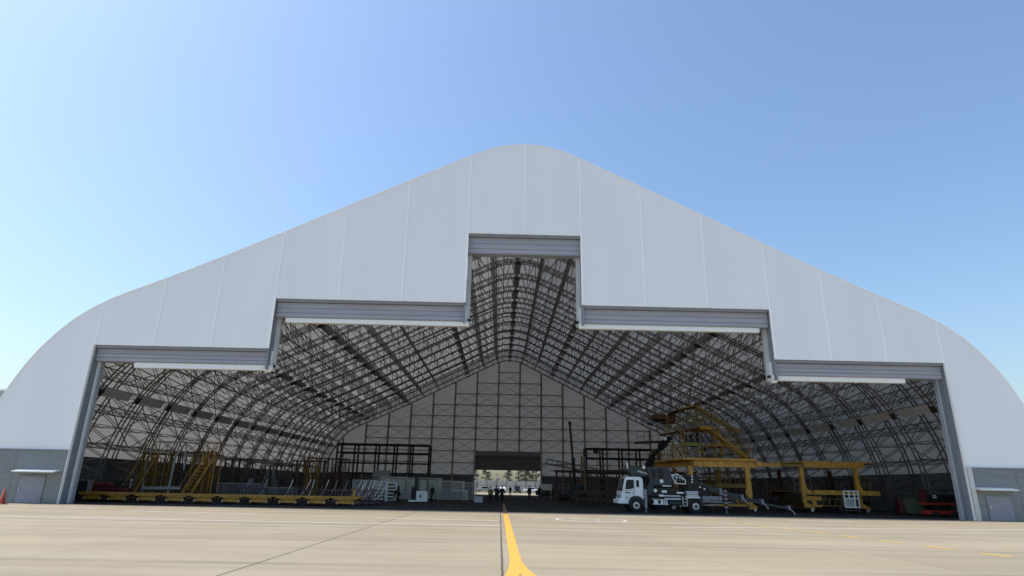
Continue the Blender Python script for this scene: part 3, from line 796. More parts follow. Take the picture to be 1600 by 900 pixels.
# ------------------------------------------------------------------ shelving, stillages, forklift in the middle
def shelf(label, x, y, wd, h, n, m='white', d=.6, box=None):
    t = thing('shelf_trolley', label, 'shelving', (x, y, .004), group='white shelf trolleys')
    for ox in (0, wd):
        for oy in (0, d): MB().bar((ox, oy, 0), (ox, oy, h), .07).build('upright', M[m], t)
    for i in range(n): z = .15 + (h - .2) * i / (n - 1); MB().box(-.02, wd + .02, -.02, d + .02, z, z + .07).build('shelf', M[m], t)
    if box:
        g = MB()
        for i in range(n - 1):
            z = .23 + (h - .2) * i / (n - 1); q = .08
            while q < wd - .3: ww = random.uniform(.18, .3); g.cbox(q, q + ww, .05, d - .1, z, z + random.uniform(.1, .2), .01); q += ww + .06
        g.build('stored_boxes', M[box], t)
    return t
shelf('white shelf trolley with full shelves, left of the two', -14.9, 21.4, 1.3, 1.95, 6, 'white', box='mesh')
shelf('narrow white shelf trolley with empty dark shelves', -13.25, 20.0, .95, 1.9, 6, 'white', box='dkgrey')
mesh_cage('pale cage left of the white shelf trolleys, behind the platforms', -17.6, 23.5, 2.6, 2.1, 'mesh', filled=.8, fill='grey')
mesh_cage('tall pale green cage stacked with boxes behind the white trolleys', -15.2, 26.5, 2.8, 2.5, 'mesh', filled=.9, fill='lightgreen')
mesh_cage('pale green cage just left of the standing man', -12.2, 27.2, 1.9, 2.3, 'mesh', filled=.55, fill='lightgreen')
mesh_cage('wide pale green cage behind the lilac bale', -13.0, 32.0, 4.2, 2.5, 'mesh', filled=.92, fill='lightgreen')
mesh_cage('wire cage behind the forklift', -8.9, 30, 3.0, 2.2, 'mesh', filled=.45, fill='grey')
mesh_cage('tall wire cage standing behind the white stillage', -7.4, 33.2, 2.9, 2.1, 'mesh', filled=.1)
mesh_cage('white stillage with solid slatted front right of the forklift', -7.4, 30.6, 1.95, 1.15, 'white', filled=.96, fill='palegrey', name='stillage')
t = thing('crate_tower', 'grey crates stacked high behind the white shelf trolleys', 'crates', (-16.8, 30, .004))
for z in (0, .82, 1.64, 2.46): MB().cbox(0, 1.9, 0, 1.2, z, z + .8, .03).build('crate', M['grey'], t)
t = thing('wrapped_bale', 'square lilac wrapped bale on the floor left of the forklift', 'bale', (-12.0, 24.2, .004))
MB().cbox(-.1, .95, 0, .9, .14, .95, .06).build('wrapped_load', M['lilac'], t)
g = MB(); [g.box(-.15, 1.0, y, y + .12, 0, .13) for y in (0, .4, .8)]; g.build('pallet', M['brown'], t)
t = thing('floor_box', 'small pale grey box alone on the floor left of the people', 'box', (-3.75, 20.1, .004))
MB().cbox(-.45, .45, -.3, .3, .1, .62, .03).build('body', M['palegrey'], t); MB().cbox(-.47, .47, -.32, .32, .63, .70, .02).build('lid', M['palegrey'], t)
g = MB(); [g.disc((sx * .35, sy * .2, .05), .05, .04, 10) for sx in (-1, 1) for sy in (-1, 1)]; g.build('wheel', M['black'], t)
# stacker forklift: pale body, dark mast and forks towards the left
t = thing('forklift', 'white stacker forklift with a tall dark mast', 'forklift', (-9.9, 19.0, .004))
g = MB(); g.prism([(-.1, .12), (1.02, .12), (1.02, .75), (.9, 1.13), (-.1, 1.13)], -.42, .42); g.build('body', M['white'], t)
MB().box(.26, .42, -.44, -.422, .5, .8).build('side_badge', M['dkgreen'], t)
g = MB(); g.cbox(-.9, -.1, -.42, -.18, .08, .26, .03); g.cbox(-.9, -.1, .18, .42, .08, .26, .03); g.build('outrigger_leg', M['white'], t)
g = MB(); [g.bar((x, y, .1), (x, y, 2.75), .11, .09) for x in (-.28, -.16) for y in (-.35, .35)]; [g.bar((-.22, -.35, z), (-.22, .35, z), .08) for z in (.5, 1.6, 2.7)]; g.build('mast', M['black'], t)
g = MB().cbox(-.62, -.32, -.38, .38, .3, 1.5, .03); g.build('load_carriage', M['navy'], t)
g = MB(); [g.box(-1.15, -.3, y, y + .12, .28, .33) for y in (-.3, .18)]; g.build('fork', M['black'], t)
g = MB(); [g.bar((x, y, 1.13), (x, y, 2.25), .05) for x in (.05, .95) for y in (-.38, .38)]; g.path([(.05, -.38, 2.25), (.95, -.38, 2.25), (.95, .38, 2.25), (.05, .38, 2.25), (.05, -.38, 2.25)], .05); g.build('overhead_guard', M['black'], t)
for x, y in ((-.75, -.3), (-.75, .3), (.75, -.32), (.75, .32)): MB().disc((x, y, .12), .12, .12, 12).build('wheel', M['tyre'], t)

# dark steel frames standing at the back
def steel_frame(label, x0, x1, y, h, cols, beams, d=3.0):
    t = thing('steel_frame', label, 'frame', (x0, y, .004), group='black steel frames')
    L = x1 - x0
    for c in cols:
        g = MB(); [g.bar((L * c, oy, 0), (L * c, oy, h), .26) for oy in (0, d)]; g.bar((L * c, 0, h - .2), (L * c, d, h - .2), .2); g.build('frame_column', M['black'], t)
    for b in beams:
        g = MB(); [g.bar((0, oy, b * h), (L, oy, b * h), .26 if b > .7 else .18) for oy in (0, d)]; g.build('frame_beam', M['black'], t)
    g = MB(); L2 = L
    for oy in (d,): g.bar((0, oy, .2), (L * cols[1], oy, h * beams[1]), .06); g.bar((L * cols[1], oy, .2), (0, oy, h * beams[1]), .06)
    g.build('frame_brace', M['black'], t)
steel_frame('black open steel frame at the back left, left of the rear door', -29.5, -13.8, 62, 8.2, (0, .19, .42, .62, .80, 1), (.995, .82, .62, .42))
steel_frame('black open steel frame at the back right, behind the truck', 13.2, 25.5, 62, 8.2, (0, .23, .5, .75, 1), (.995, .80, .5))

# boom lift with a tall thin mast, lattice boom and mast light
t = thing('boom_lift', 'black machine with a tall thin mast raised almost upright', 'boom lift', (8.3, 39.6, .004))
g = MB(); g.cbox(-1.4, 1.6, -.9, .9, .35, 1.15, .08); g.cbox(-.6, 1.4, -.7, .7, 1.15, 2.1, .1); g.build('chassis', M['dkgreen'], t)
for wx in (-1.0, 1.2):
    for wy in (-.95, .95): MB().disc((wx, wy, .42), .42, .28, 16).build('wheel', M['tyre'], t)
MB().bar((.2, 0, 1.9), (0.05, 0, 5.6), .42).build('lower_boom', M['black'], t); MB().bar((.05, .1, 5.0), (-.35, .1, 10.25), .27).build('upper_boom', M['black'], t)
MB().cbox(-.55, -.15, -.1, .3, 10.1, 10.45, .03).build('boom_head', M['black'], t)
t = thing('lattice_conveyor', 'long dark lattice boom held out slanting to the left over a post', 'lattice boom', (0, 0, .004))
Y = 45; a0, a1, b0, b1 = p(855, 717, Y), p(935, 733, Y), p(852, 724, Y), p(912, 735.5, Y)
g = MB()
for oy in (0, 1.0):
    o = Vector((0, oy, 0)); g.bar(a0 + o, a1 + o, .14); g.bar(b0 + o, b1 + o, .22)
    for i in range(9): k = i / 8; g.bar(a0.lerp(a1, k * .8) + o, b0.lerp(b1, min(1, k + .06)) + o, .06)
g.bar(a0, a0 + Vector((0, 1, 0)), .1); g.bar(b0, b0 + Vector((0, 1, 0)), .1); g.build('lattice_boom', M['grey'], t)
for u in (909.5, 914.5):
    q = p(u, 713, Y); MB().bar((q.x, Y + .5, 0), (q.x, Y + .5, q.z), .26 if u < 912 else .18).build('support_post', M['yellow2'] if u < 912 else M['grey'], t)
MB().bar((p(909, 742, Y).x - 1.6, Y + .5, .15), (p(916, 742, Y).x + 3.5, Y + .5, .15), .3).build('base_beam', M['brown'], t)
t = thing('work_light', 'thin mast with a small black floodlight among the brown racks', 'work light', (p(933, 740, 40).x, 40, .004))
MB().bar((0, 0, .1), (0, 0, p(933, 707, 40).z), .10, None, 8).build('mast', M['grey'], t); MB().cbox(-.45, .25, -.15, .15, p(933, 708, 40).z, p(933, 705, 40).z + .12, .02).build('lamp_head', M['black'], t)
g = MB(); [g.bar((0, 0, .5), (.7 * math.cos(a), .7 * math.sin(a), .02), .05) for a in (0, 2.1, 4.2)]; g.build('stand_foot', M['grey'], t)

# brown racks of beams between boom lift and truck
def beam_rack(label, x, y, wd, hs, m='brown', d=1.5, seed=0):
    rnd = random.Random(seed); t = thing('beam_rack', label, 'rack', (x, y, .004), group='brown racks of beams')
    for ox in [wd * i / 3 for i in range(4)]:
        for oy in (0, d): MB().bar((ox, oy, 0), (ox, oy, hs[-1] + .1), .13).build('upright', M['dkgrey'], t)
    for z in hs:
        g = MB()
        for oy in (0, d): g.bar((-.2, oy, z), (wd + .2, oy, z), .10, .2)
        for i in range(4): o = .2 + i * .35; g.bar((rnd.uniform(-.5, .1), o, z + .18), (wd + rnd.uniform(-.1, .5), o, z + .18), .14)
        g.build('rack_shelf', M[m], t)
beam_rack('brown rack loaded with long beams, left of the truck cab', 9.3, 30, 5.2, (1.0, 1.9, 2.8, 3.6), 'brown', seed=1)
beam_rack('dark rack of rusty beams farther back behind the boom lift', 6.8, 47, 6.0, (1.2, 2.4, 3.9), 'purple', seed=2)
beam_rack('low brown rack near the truck front bumper', 6.6, 22, 4.0, (.5, 1.2), 'brown', seed=3)
beam_rack('dark brown rack of beams hidden behind the truck turret', 14.5, 24, 5.5, (1.0, 2.2, 3.4), 'brown', seed=4)
t = thing('notice_board', 'white notice board on thin legs right of the rear door', 'board', (p(853, 772, 55).x, 55, .004))
q = p(853, 761, 55).z; MB().cbox(-.95, .95, -.05, .05, q - .5, q + .45, .02).build('board', M['white'], t)
for x in (-.8, .8): MB().bar((x, 0, 0), (x, 0, q - .5), .09).build('leg', M['palegrey'], t)
t = thing('machine_cart', 'dark low machine with a thin guard rail in the gloom left of the boom lift', 'machine', (p(885, 780, 42).x - 1.2, 41, .004))
MB().cbox(0, 2.6, 0, 1.2, .35, .95, .06).build('housing', M['dkgrey'], t)
g = MB(); [g.disc((x, y, .17), .17, .1, 12) for x in (.4, 2.2) for y in (.1, 1.1)]; g.build('wheel', M['tyre'], t)
g = MB(); [g.bar((x, 0, 1.25), (x, 0, 1.7), .05) for x in (0.1, 1.2, 2.4)]; g.bar((.1, 0, 1.7), (2.4, 0, 1.7), .05); g.build('guard_rail', M['grey'], t)

# ------------------------------------------------------------------ the white truck with turret and boom
T = thing('boom_truck', 'white cab truck carrying a dark turret and a long lowered boom', 'truck', (0, 0, .004))
tx, ty = 9.2, 3.9    # front axle, near side
def W(x, y, z): return (tx + x, ty + y, z)
def tb(name, m, x0, x1, y0, y1, z0, z1, c=.03, parent=None): return MB().cbox(tx + x0, tx + x1, ty + y0, ty + y1, z0, z1, c).build(name, M[m], parent or T)
cabp = [(-1.28, .62), (-1.28, .95), (-1.16, 1.05), (-1.14, 1.35), (-.98, 2.0), (-.86, 2.52), (-.70, 2.66), (.42, 2.66), (.58, 2.50), (.62, 1.2), (.62, .98), (.50, .98), (.42, 1.10), (.22, 1.20), (-.22, 1.20), (-.44, 1.08), (-.58, .86), (-.62, .62)]
cab = MB().prism([(tx + a, b) for a, b in cabp], ty, ty + 2.35).build('cab', M['truck'], T)
bv = cab.modifiers.new('soft', 'BEVEL'); bv.width = .05; bv.segments = 2; bv.limit_method = 'ANGLE'
def win(prof_, name='side_window', off=0):
    return MB().prism([(tx + a, b) for a, b in prof_], ty - .022 + off, ty - .004 + off)
o = win([(-.84, 1.72), (-.74, 2.36), (-.62, 2.44), (-.16, 2.44), (-.16, 1.80), (-.55, 1.72)]).build('side_window', M['glass'], T)
win([(.04, 1.90), (.04, 2.42), (.26, 2.42), (.26, 1.90)]).build('side_window', M['glass'], T)
g = MB(); [g.box(tx + a, tx + a + .015, ty - .012, ty - .003, 1.0, 2.56) for a in (-.11, )]; g.bar(W(-.9, -.01, 1.62), W(-.12, -.01, 1.62), .015); g.bar(W(-.98, -.01, 1.05), W(-.6, -.01, 1.05), .015); g.build('door_gap', M['dkgrey'], T)
MB().box(tx - .30, tx - .16, ty - .04, ty - .005, 1.42, 1.47).build('door_handle', M['black'], T)
g = MB(); [g.box(tx - .86 + i * .075, tx - .86 + i * .075 + random.uniform(.03, .06), ty - .010, ty - .004, 1.40 + (i % 3) * .015, 1.52) for i in range(6)]; g.build('door_lettering', M['green'], T)
MB().disc(W(-.72, -.01, 1.12), .05, .03, 10).build('marker_lamp', M['dkgrey'], T)
# windscreen on the sloping front
MB().add([W(-1.165, .2, 1.62), W(-1.165, 2.15, 1.62), W(-.915, 2.15, 2.46), W(-.915, .2, 2.46), W(-1.10, .2, 1.60), W(-1.10, 2.15, 1.60), W(-.86, 2.15, 2.44), W(-.86, .2, 2.44)],
         [(0, 1, 2, 3), (7, 6, 5, 4), (0, 4, 5, 1), (1, 5, 6, 2), (2, 6, 7, 3), (3, 7, 4, 0)]).build('windscreen', M['glass'], T)
bp = tb('bumper', 'truck', -1.42, -.66, -.03, 2.38, .62, .95, .05)
tb('headlight', 'lampglass', -1.44, -1.3, .08, .42, .70, .86, .02, bp)
for yy in (-.16,): 
    g = MB(); g.bar(W(-1.0, 0, 2.3), W(-1.35, -.3, 2.2), .035); g.bar(W(-1.0, 0, 1.7), W(-1.35, -.3, 1.75), .035); g.build('mirror_arm', M['black'], T)
    tb('mirror', 'dkgrey', -1.46, -1.36, -.42, -.2, 1.62, 2.28, .03)
MB().cbox(tx - 1.25, tx - .85, ty - .02, ty + 2.37, 2.56, 2.60, .01).build('sun_visor', M['dkgrey'], T)
g = MB(); [g.bar(W(-1.29, .45, 1.12 + i * .07), W(-1.29, 1.9, 1.12 + i * .07), .03) for i in range(4)]; g.build('grille', M['dkgrey'], T)
tb('headlight', 'lampglass', -1.44, -1.3, 1.93, 2.27, .70, .86, .02)
g = MB(); [g.disc(W(-1.43, y, .68), .05, .03, 8, 'x') for y in (.5, 1.85)]; g.build('fog_lamp', M['lampglass'], T)
g = MB(); [g.cbox(tx - .6, tx - .5, ty + y, ty + y + .14, 2.66, 2.71, .01) for y in (.2, 1.1, 2.0)]; g.build('roof_marker', M['cream'], T)
# chassis and axle
g = MB(); g.box(tx - .6, tx + 8.2, ty + .7, ty + .86, .72, .98); g.box(tx - .6, tx + 8.2, ty + 1.5, ty + 1.66, .72, .98)
for i in range(8): g.box(tx + i, tx + i + .12, ty + .86, ty + 1.5, .76, .92)
g.build('chassis', M['dkgrey'], T)
def wheel(x, y, dual=False):
    wl = MB().disc(W(x, y, .52), .52, .30, 28).build('wheel', M['tyre'], T)
    bvw = wl.modifiers.new('soft', 'BEVEL'); bvw.width = .05; bvw.segments = 2; bvw.limit_method = 'ANGLE'
    s_ = -1 if y < 1 else 1
    MB().loft([W(x, y + s_ * .12, .52), W(x, y + s_ * .165, .52)], [.29, .25], 20).build('rim', M['chrome'], wl)
    MB().disc(W(x, y + s_ * .18, .52), .12, .10, 12).build('hub', M['dkgrey'], wl)
for x in (0, 4.7):
    wheel(x, .17); wheel(x, 2.18)
for s_ in (.52, 1.83): MB().disc(W(4.7, s_, .52), .5, .25, 24).build('wheel', M['tyre'], T)
MB().loft([W(.62 * math.cos(a), .12, .52 + .68 * math.sin(a)) for a in [i * math.pi / 10 for i in range(0, 11)]], [(.2, .02)] * 11, 6).build('wheel_arch', M['dkgrey'], T)
MB().loft([W(4.7 + .66 * math.cos(a), .15, .55 + .64 * math.sin(a)) for a in [i * math.pi / 10 for i in range(0, 11)]], [(.24, .02)] * 11, 6).build('wheel_arch', M['dkgrey'], T)
# side equipment
tb('step_panel', 'white', 1.28, 2.55, -.02, .30, .93, .99); tb('step_panel', 'white', 1.28, 2.55, -.02, .30, .60, .66)
g = MB(); [g.box(tx + a, tx + b, ty + .0, ty + .26, .67, .92) for a, b in ((1.4, 1.72), (1.95, 2.12), (2.2, 2.28), (2.38, 2.46))]; g.build('step_bracket', M['white'], T)
tb('fuel_tank', 'dkgreen', 2.58, 3.62, .0, .55, .60, .90, .08)
tb('tool_box', 'palegrey', 2.25, 3.55, -.04, .6, .96, 1.12); tb('tool_box', 'palegrey', 2.2, 3.55, .0, .6, 1.20, 1.32); tb('pale_hatch', 'white', 1.85, 2.2, -.02, .3, 1.20, 1.36)
tb('deck_panel', 'dkgrey', .7, 8.0, .25, 2.1, 1.0, 1.14)
tb('rear_side_box', 'palegrey', 4.05, 4.95, -.05, .5, 1.40, 1.66); tb('rear_fender_plate', 'white', 4.0, 5.05, -.08, .5, 1.12, 1.26); tb('rear_side_panel', 'lightgreen', 4.05, 4.95, -.03, .5, 1.28, 1.40)
tb('white_rail', 'white', 3.25, 3.8, -.03, .2, 1.45, 1.58)
g = MB(); g.path([W(3.66, -.05, 1.3), W(3.66, -.05, .55), W(4.0, -.05, .55), W(4.0, -.05, 1.3)], .05); g.bar(W(3.66, -.05, .82), W(4.0, -.05, .82), .04); g.bar(W(3.66, -.05, 1.06), W(4.0, -.05, 1.06), .04); g.build('access_ladder', M['chrome'], T)
MB().disc(W(2.95, .1, .42), .13, .2, 12).build('air_tank', M['grey'], T)
g = MB(); g.cbox(tx + 1.1, tx + 3.4, ty + .4, ty + 2.0, 1.15, 1.95, .08); g.build('turntable', M['black'], T)
MB().disc(W(1.6, .35, 1.65), .14, .3, 12).build('reservoir', M['lampglass'], T); tb('winch_label', 'white', 2.15, 2.55, .37, .399, 1.5, 1.68, .005); tb('turntable_rail', 'white', 2.2, 2.9, .2, .38, 1.98, 2.06, .01)
# operator's turret cab
cp = [(1.00, 3.45), (2.70, 3.50), (3.05, 2.95), (3.10, 2.12), (1.45, 2.02), (1.28, 2.5)]
tc_ = MB().prism([(tx + a, b) for a, b in cp], ty + .3, ty + 1.5).build('turret_cab', M['dkgrey'], T); bb = tc_.modifiers.new('soft', 'BEVEL'); bb.width = .04; bb.segments = 2
g = MB(); g.prism([(tx + a, b) for a, b in [(1.45, 2.65), (1.30, 3.3), (1.66, 3.3), (1.72, 2.65)]], ty + .27, ty + .29); g.build('cab_window', M['glass'], T)
MB().prism([(tx + a, b) for a, b in [(1.88, 2.62), (1.86, 3.32), (2.30, 3.34), (2.35, 2.62)]], ty + .27, ty + .29).build('cab_window', M['glass'], T)
tb('cab_placard', 'white', 2.02, 2.28, .27, .29, 2.25, 2.5, .005)
# boom head above the truck cab
g = MB().prism([(tx + a, b) for a, b in [(-.55, 3.55), (-.1, 3.5), (1.0, 3.5), (1.3, 3.1), (1.35, 2.72), (.75, 2.70), (-.25, 2.95), (-.55, 3.2)]], ty + .6, ty + 1.6)
g.build('boom_head', M['dkgreen'], T); MB().bar(W(-.5, .6, 3.3), W(-.5, .6, 3.75), .09).build('boom_lamp', M['white'], T); MB().disc(W(.82, .5, 3.42), .13, .1, 12).build('floodlight', M['lampglass'], T)
g = MB(); [g.add([W(.35 + i * .16, .59, 3.05 - i * .045), W(.47 + i * .16, .59, 3.03 - i * .045), W(.47 + i * .16, .59, 3.17 - i * .045), W(.35 + i * .16, .59, 3.20 - i * .045), W(.35 + i * .16, .60, 3.05 - i * .045), W(.47 + i * .16, .60, 3.03 - i * .045), W(.47 + i * .16, .60, 3.17 - i * .045), W(.35 + i * .16, .60, 3.20 - i * .045)], [(0, 1, 2, 3), (4, 7, 6, 5), (0, 4, 5, 1), (1, 5, 6, 2), (2, 6, 7, 3), (3, 7, 4, 0)]) for i in range(6)]
g.build('boom_lettering', M['palegrey'], T)
g = MB()
for i in range(9):
    a = i / 8; g.loft([W(1.1 + .05 * i, .35, 3.0 - .1 * i), W(1.25 + .03 * i, .3, 2.4 - .06 * i), W(1.0 + .03 * i, .25, 1.8 - .05 * i), W(.75 + .02 * i, .3, 1.15)], [.035] * 4, 5)
g.build('hydraulic_hoses', M['dkgreen'], T)
# boom running back and down to the right in shrinking sections
secs = [((3.0, 2.75), (5.0, 2.35), .50), ((4.7, 2.30), (7.0, 1.62), .42), ((6.7, 1.62), (8.7, 1.22), .36), ((8.5, 1.22), (10.3, .90), .30), ((10.1, .82), (12.4, .50), .20)]
for i, (a, b, hh) in enumerate(secs):
    MB().bar(W(a[0], .9, a[1]), W(b[0], .9, b[1]), .5 - i * .06, hh).build('boom_section', M['dkgreen'], T)
    MB().cbox(tx + b[0] - .12, tx + b[0] + .08, ty + .60, ty + 1.2, b[1] - hh / 2 - .04, b[1] + hh / 2 + .08, .02).build('boom_collar', M['grey'], T)
    if i > 0: MB().loft([W(b[0] - .1, .45, b[1] - .02), W(b[0] + .2, .45, b[1] - .28), W(b[0] + .3, .45, b[1] - .48)], [.055, .035, .05], 8).build('guide_arm', M['palegrey'], T)
# white tubular basket and machinery on the rear deck
g = MB(); a = [W(2.95, .2, 2.85), W(3.4, .2, 2.95), W(4.05, .2, 2.5), W(4.05, .2, 2.2), W(3.25, .2, 2.22)]
for oy in (0, 1.0):
    q = [Vector(v_) + Vector((0, oy, 0)) for v_ in a]; g.path(q + [q[0]], .05); g.bar(q[1], q[4], .035); g.bar(q[0], q[2], .035)
for v_ in a: g.bar(v_, Vector(v_) + Vector((0, 1, 0)), .045)
g.build('work_basket', M['white'], T)
g = MB(); g.cbox(tx + 4.2, tx + 5.2, ty + .3, ty + 1.6, 1.3, 2.9, .1); g.cbox(tx + 4.0, tx + 6.0, ty + .5, ty + 1.5, 1.2, 2.1, .1); g.build('winch_housing', M['black'], T)
g = MB(); [g.disc(W(x, .28, z), .07, .06, 10) for x, z in ((4.62, 2.78), (4.62, 2.55), (4.6, 2.35), (5.2, 1.98), (5.55, 1.85))]; g.build('valve_knobs', M['lampglass'], T)
g = MB(); g.cbox(tx + 5.3, tx + 6.9, ty + .1, ty + 1.9, .95, 1.3, .05); [g.disc(W(5.7 + i * .5, .08, 1.1), .13, .12, 12) for i in range(3)]; g.build('valve_bank', M['grey'], T)
g = MB(); g.bar(W(5.3, .1, .9), W(7.6, .1, .86), .1); g.bar(W(5.4, .1, .62), W(6.6, .1, .70), .07); g.build('underrun_bar', M['grey'], T)
for x in (.72, 7.05):
    MB().cbox(tx + x - .1, tx + x + .1, ty - .22, ty - .02, .35, 1.75, .02).build('outrigger_sleeve', M['grey'] if x < 2 else M['darkred'], T)
    MB().bar(W(x, -.12, .05), W(x, -.12, 1.2), .09, None, 10).build('outrigger_ram', M['grey'], T)
    MB().disc(W(x, -.12, .03), .22, .06, 14, 'z').build('outrigger_foot', M['dkgrey'], T)
    if x > 2:
        g = MB(); [g.box(tx + x - .103, tx + x + .103, ty - .225, ty - .015, .45 + i * .3, .58 + i * .3) for i in range(5)]; g.build('warning_stripe', M['grey'], T)

# black articulated boom lift raised behind the truck
t = thing('articulated_lift', 'black articulated lift raised behind the truck turret, with a white lamp at its tip', 'boom lift', (0, 0, .004))
Y = 12
a, b, c = p(1002, 750, Y), p(1020, 713, Y), p(1045, 685, Y)
bx = a.x + .4
MB().cbox(bx - 1.6, bx + 1.3, Y - .9, Y + .9, .35, 1.2, .08).build('chassis', M['black'], t)
for wx in (-1.1, .9):
    for wy in (-.95, .95): MB().disc((bx + wx, Y + wy, .42), .42, .26, 16).build('wheel', M['tyre'], t)
MB().bar((bx, Y, 1.1), (a.x, Y, a.z), .5).build('turret', M['black'], t)
MB().bar(a, b, .5, .55).build('lower_boom', M['pitch'], t); MB().bar(b - Vector((.1, 0, .1)), c, .26, .3).build('upper_boom', M['pitch'], t)
MB().bar(b.lerp(c, .45), b.lerp(c, .8), .5, .6).build('boom_joint', M['pitch'], t)
MB().ball((p(1038, 685, Y).x, Y - .3, p(1038, 686, Y).z), .16).build('lamp', M['lampglass'], t); MB().cbox(c.x - .2, c.x + .3, Y - .3, Y + .3, c.z - .15, c.z + .15, .03).build('boom_head', M['pitch'], t)

# ------------------------------------------------------------------ yellow tail dock (tall, stepped, behind the truck)
def railing(name, pts, h, m, parent, n_per=1.3, mid=True, r=.05, posts=True):
    g = MB()
    for a_, b_ in zip(pts, pts[1:]):
        a_, b_ = Vector(a_), Vector(b_); up = Vector((0, 0, h)); g.bar(a_ + up, b_ + up, r); 
        if mid: g.bar(a_ + up * .5, b_ + up * .5, r * .8)
        n = max(1, int((b_ - a_).length / n_per))
        for i in range(n + 1): q = a_.lerp(b_, i / n); g.bar(q, q + up, r)
    return g.build(name, M[m], parent)
K = thing('tail_dock', 'tall stepped yellow dock with stairs and upper platforms behind the truck', 'dock', (0, 0, .004))
YF, YB = 8.3, 17.0
xa, xb = p(1068, 720, YF).x, p(1183, 720, YF).x; zt = 4.42
xl = p(1018, 724, YB).x
deck = [(xa, YF), (xb, YF), (xb, YB), (xl, YB)]
V = [(x, y, zt) for x, y in deck] + [(x, y, zt - .16) for x, y in deck]
dk = MB().add(V, [(0, 1, 2, 3), (7, 6, 5, 4), (0, 4, 5, 1), (1, 5, 6, 2), (2, 6, 7, 3), (3, 7, 4, 0)]).build('main_deck', M['yellow'], K)
MB().box(xa + 1.1, xb - .05, YF + .22, YF + .45, zt - .72, zt - .165).build('front_beam', M['yellow'], K)
MB().bar((xa + 1.0, YF + .1, zt - .42), (xl + .4, YB, zt - .42), .2, .5).build('side_beam', M['yellow'], K)
MB().box(xb - .04, xb + .55, YF + .05, YF + 1.2, zt - .62, zt - .25).build('beam_end', M['yellow'], K)
for lx, ly in ((p(1171, 760, YF).x, YF + .2), (p(1080, 740, YF).x, YF + .2), (p(1171, 760, YF).x + .2, YB - .6), (xl + 2.2, YB - .4)):
    g = MB(); g.bar((lx, ly, .55), (lx, ly, zt - .7), .36); ld = g.build('dock_leg', M['yellow'], K)
    MB().prism([(lx - .35, 1.35), (lx + .2, 1.35), (lx + .2, 2.5), (lx - .05, 2.4), (lx - .38, 1.8)], ly - .2, ly - .185).build('gusset', M['yellow'], ld)
    MB().prism([(lx - .15, .25), (lx + .45, .25), (lx + .55, .45), (lx + .1, .75), (lx - .15, .75)], ly - .2, ly + .2).build('foot', M['yellow'], ld)
    wl = MB().disc((lx + .32, ly - .1, .2), .2, .16, 16).build('caster', M['tyre'], ld); MB().disc((lx + .32, ly - .19, .2), .11, .04, 12).build('rim', M['chrome'], wl)
zm = 2.35; x0, x1 = p(1118, 750, YF + 3).x, p(1172, 750, YF + 3).x
MB().box(x0, x1, YF + 3, YF + 6.5, zm - .35, zm).build('middle_deck', M['yellow2'], K)
railing('middle_railing', [(x0, YF + 3, zm), (x1, YF + 3, zm)], 1.1, 'yellow2', K, .45, r=.045)
g = MB(); q0, q1 = p(1108, 780, YF).x, p(1168, 780, YF).x; g.bar((q0, YF + .25, 1.05), (q1, YF + .25, 1.05), .1, .14); g.bar((q0, YF + .25, .55), (q1, YF + .25, .55), .12, .16)
n = 9
for i in range(n): a_, b_ = q0 + (q1 - q0) * i / n, q0 + (q1 - q0) * (i + 1) / n; g.bar((a_, YF + .25, .55), (b_, YF + .25, 1.05), .07); g.bar((a_, YF + .25, .55), (a_, YF + .25, 1.05), .07)
g.build('base_truss', M['yellow'], K)
railing('deck_railing', [(xa, YF + .3, zt), (xb - .3, YF + .3, zt)], 1.1, 'yellow3', K, 1.35, r=.04)
railing('deck_railing', [(xa, YF + .3, zt), (xl + .1, YB, zt)], 1.15, 'yellow3', K, .75, r=.05)
railing('deck_railing', [(xl, YB, zt), (xb, YB, zt)], 1.1, 'yellow2', K, 1.2, r=.04)
# middle columns and inner stairs
YM = 13.0
for u in (1066, 1071, 1117, 1128):
    q = p(u, 712, YM); top = p(u, 672, YM); MB().bar((q.x, YM, zt), (q.x, YM, top.z), .11).build('upper_post', M['yellow2'], K)
pl0, pl1 = p(1092, 667, YM), p(1110, 667, YM)
MB().box(pl0.x, pl1.x, YM - .6, YM + 3, pl0.z - .28, pl0.z + .06).build('upper_platform', M['yellow3'], K)
MB().bar(pl0 + Vector((0, 0, -.15)), p(1033, 680, YM + 6), .5, .16).build('sloping_wing', M['brown'], K)
railing('wing_railing', [pl0, p(1040, 679, YM + 6)], 1.3, 'yellow2', K, .8, r=.035)
railing('upper_railing', [pl0 + Vector((-1, -.5, .1)), pl1 + Vector((0, -.5, .1))], 1.25, 'yellow2', K, .3, r=.035)
railing('upper_railing', [pl1 + Vector((0, -.5, .1)), p(1126, 681, YM - .5)], 1.25, 'yellow2', K, .6, r=.035)
st0, st1 = pl1 + Vector((0, 0, -.2)), p(1170, 716, YM - 3.5)
for oy in (0, 1.0): MB().bar(st0 + Vector((0, oy, 0)), st1 + Vector((0, oy, 0)), .1, .26).build('stair_stringer', M['yellow3'], K)
g = MB(); [g.bar(st0.lerp(st1, i / 16), st0.lerp(st1, i / 16) + Vector((0, 1, 0)), .22, .04) for i in range(17)]; g.build('stair_tread', M['yellow2'], K)
railing('stair_handrail', [st0, st1], 1.1, 'yellow2', K, 1.2, r=.04)
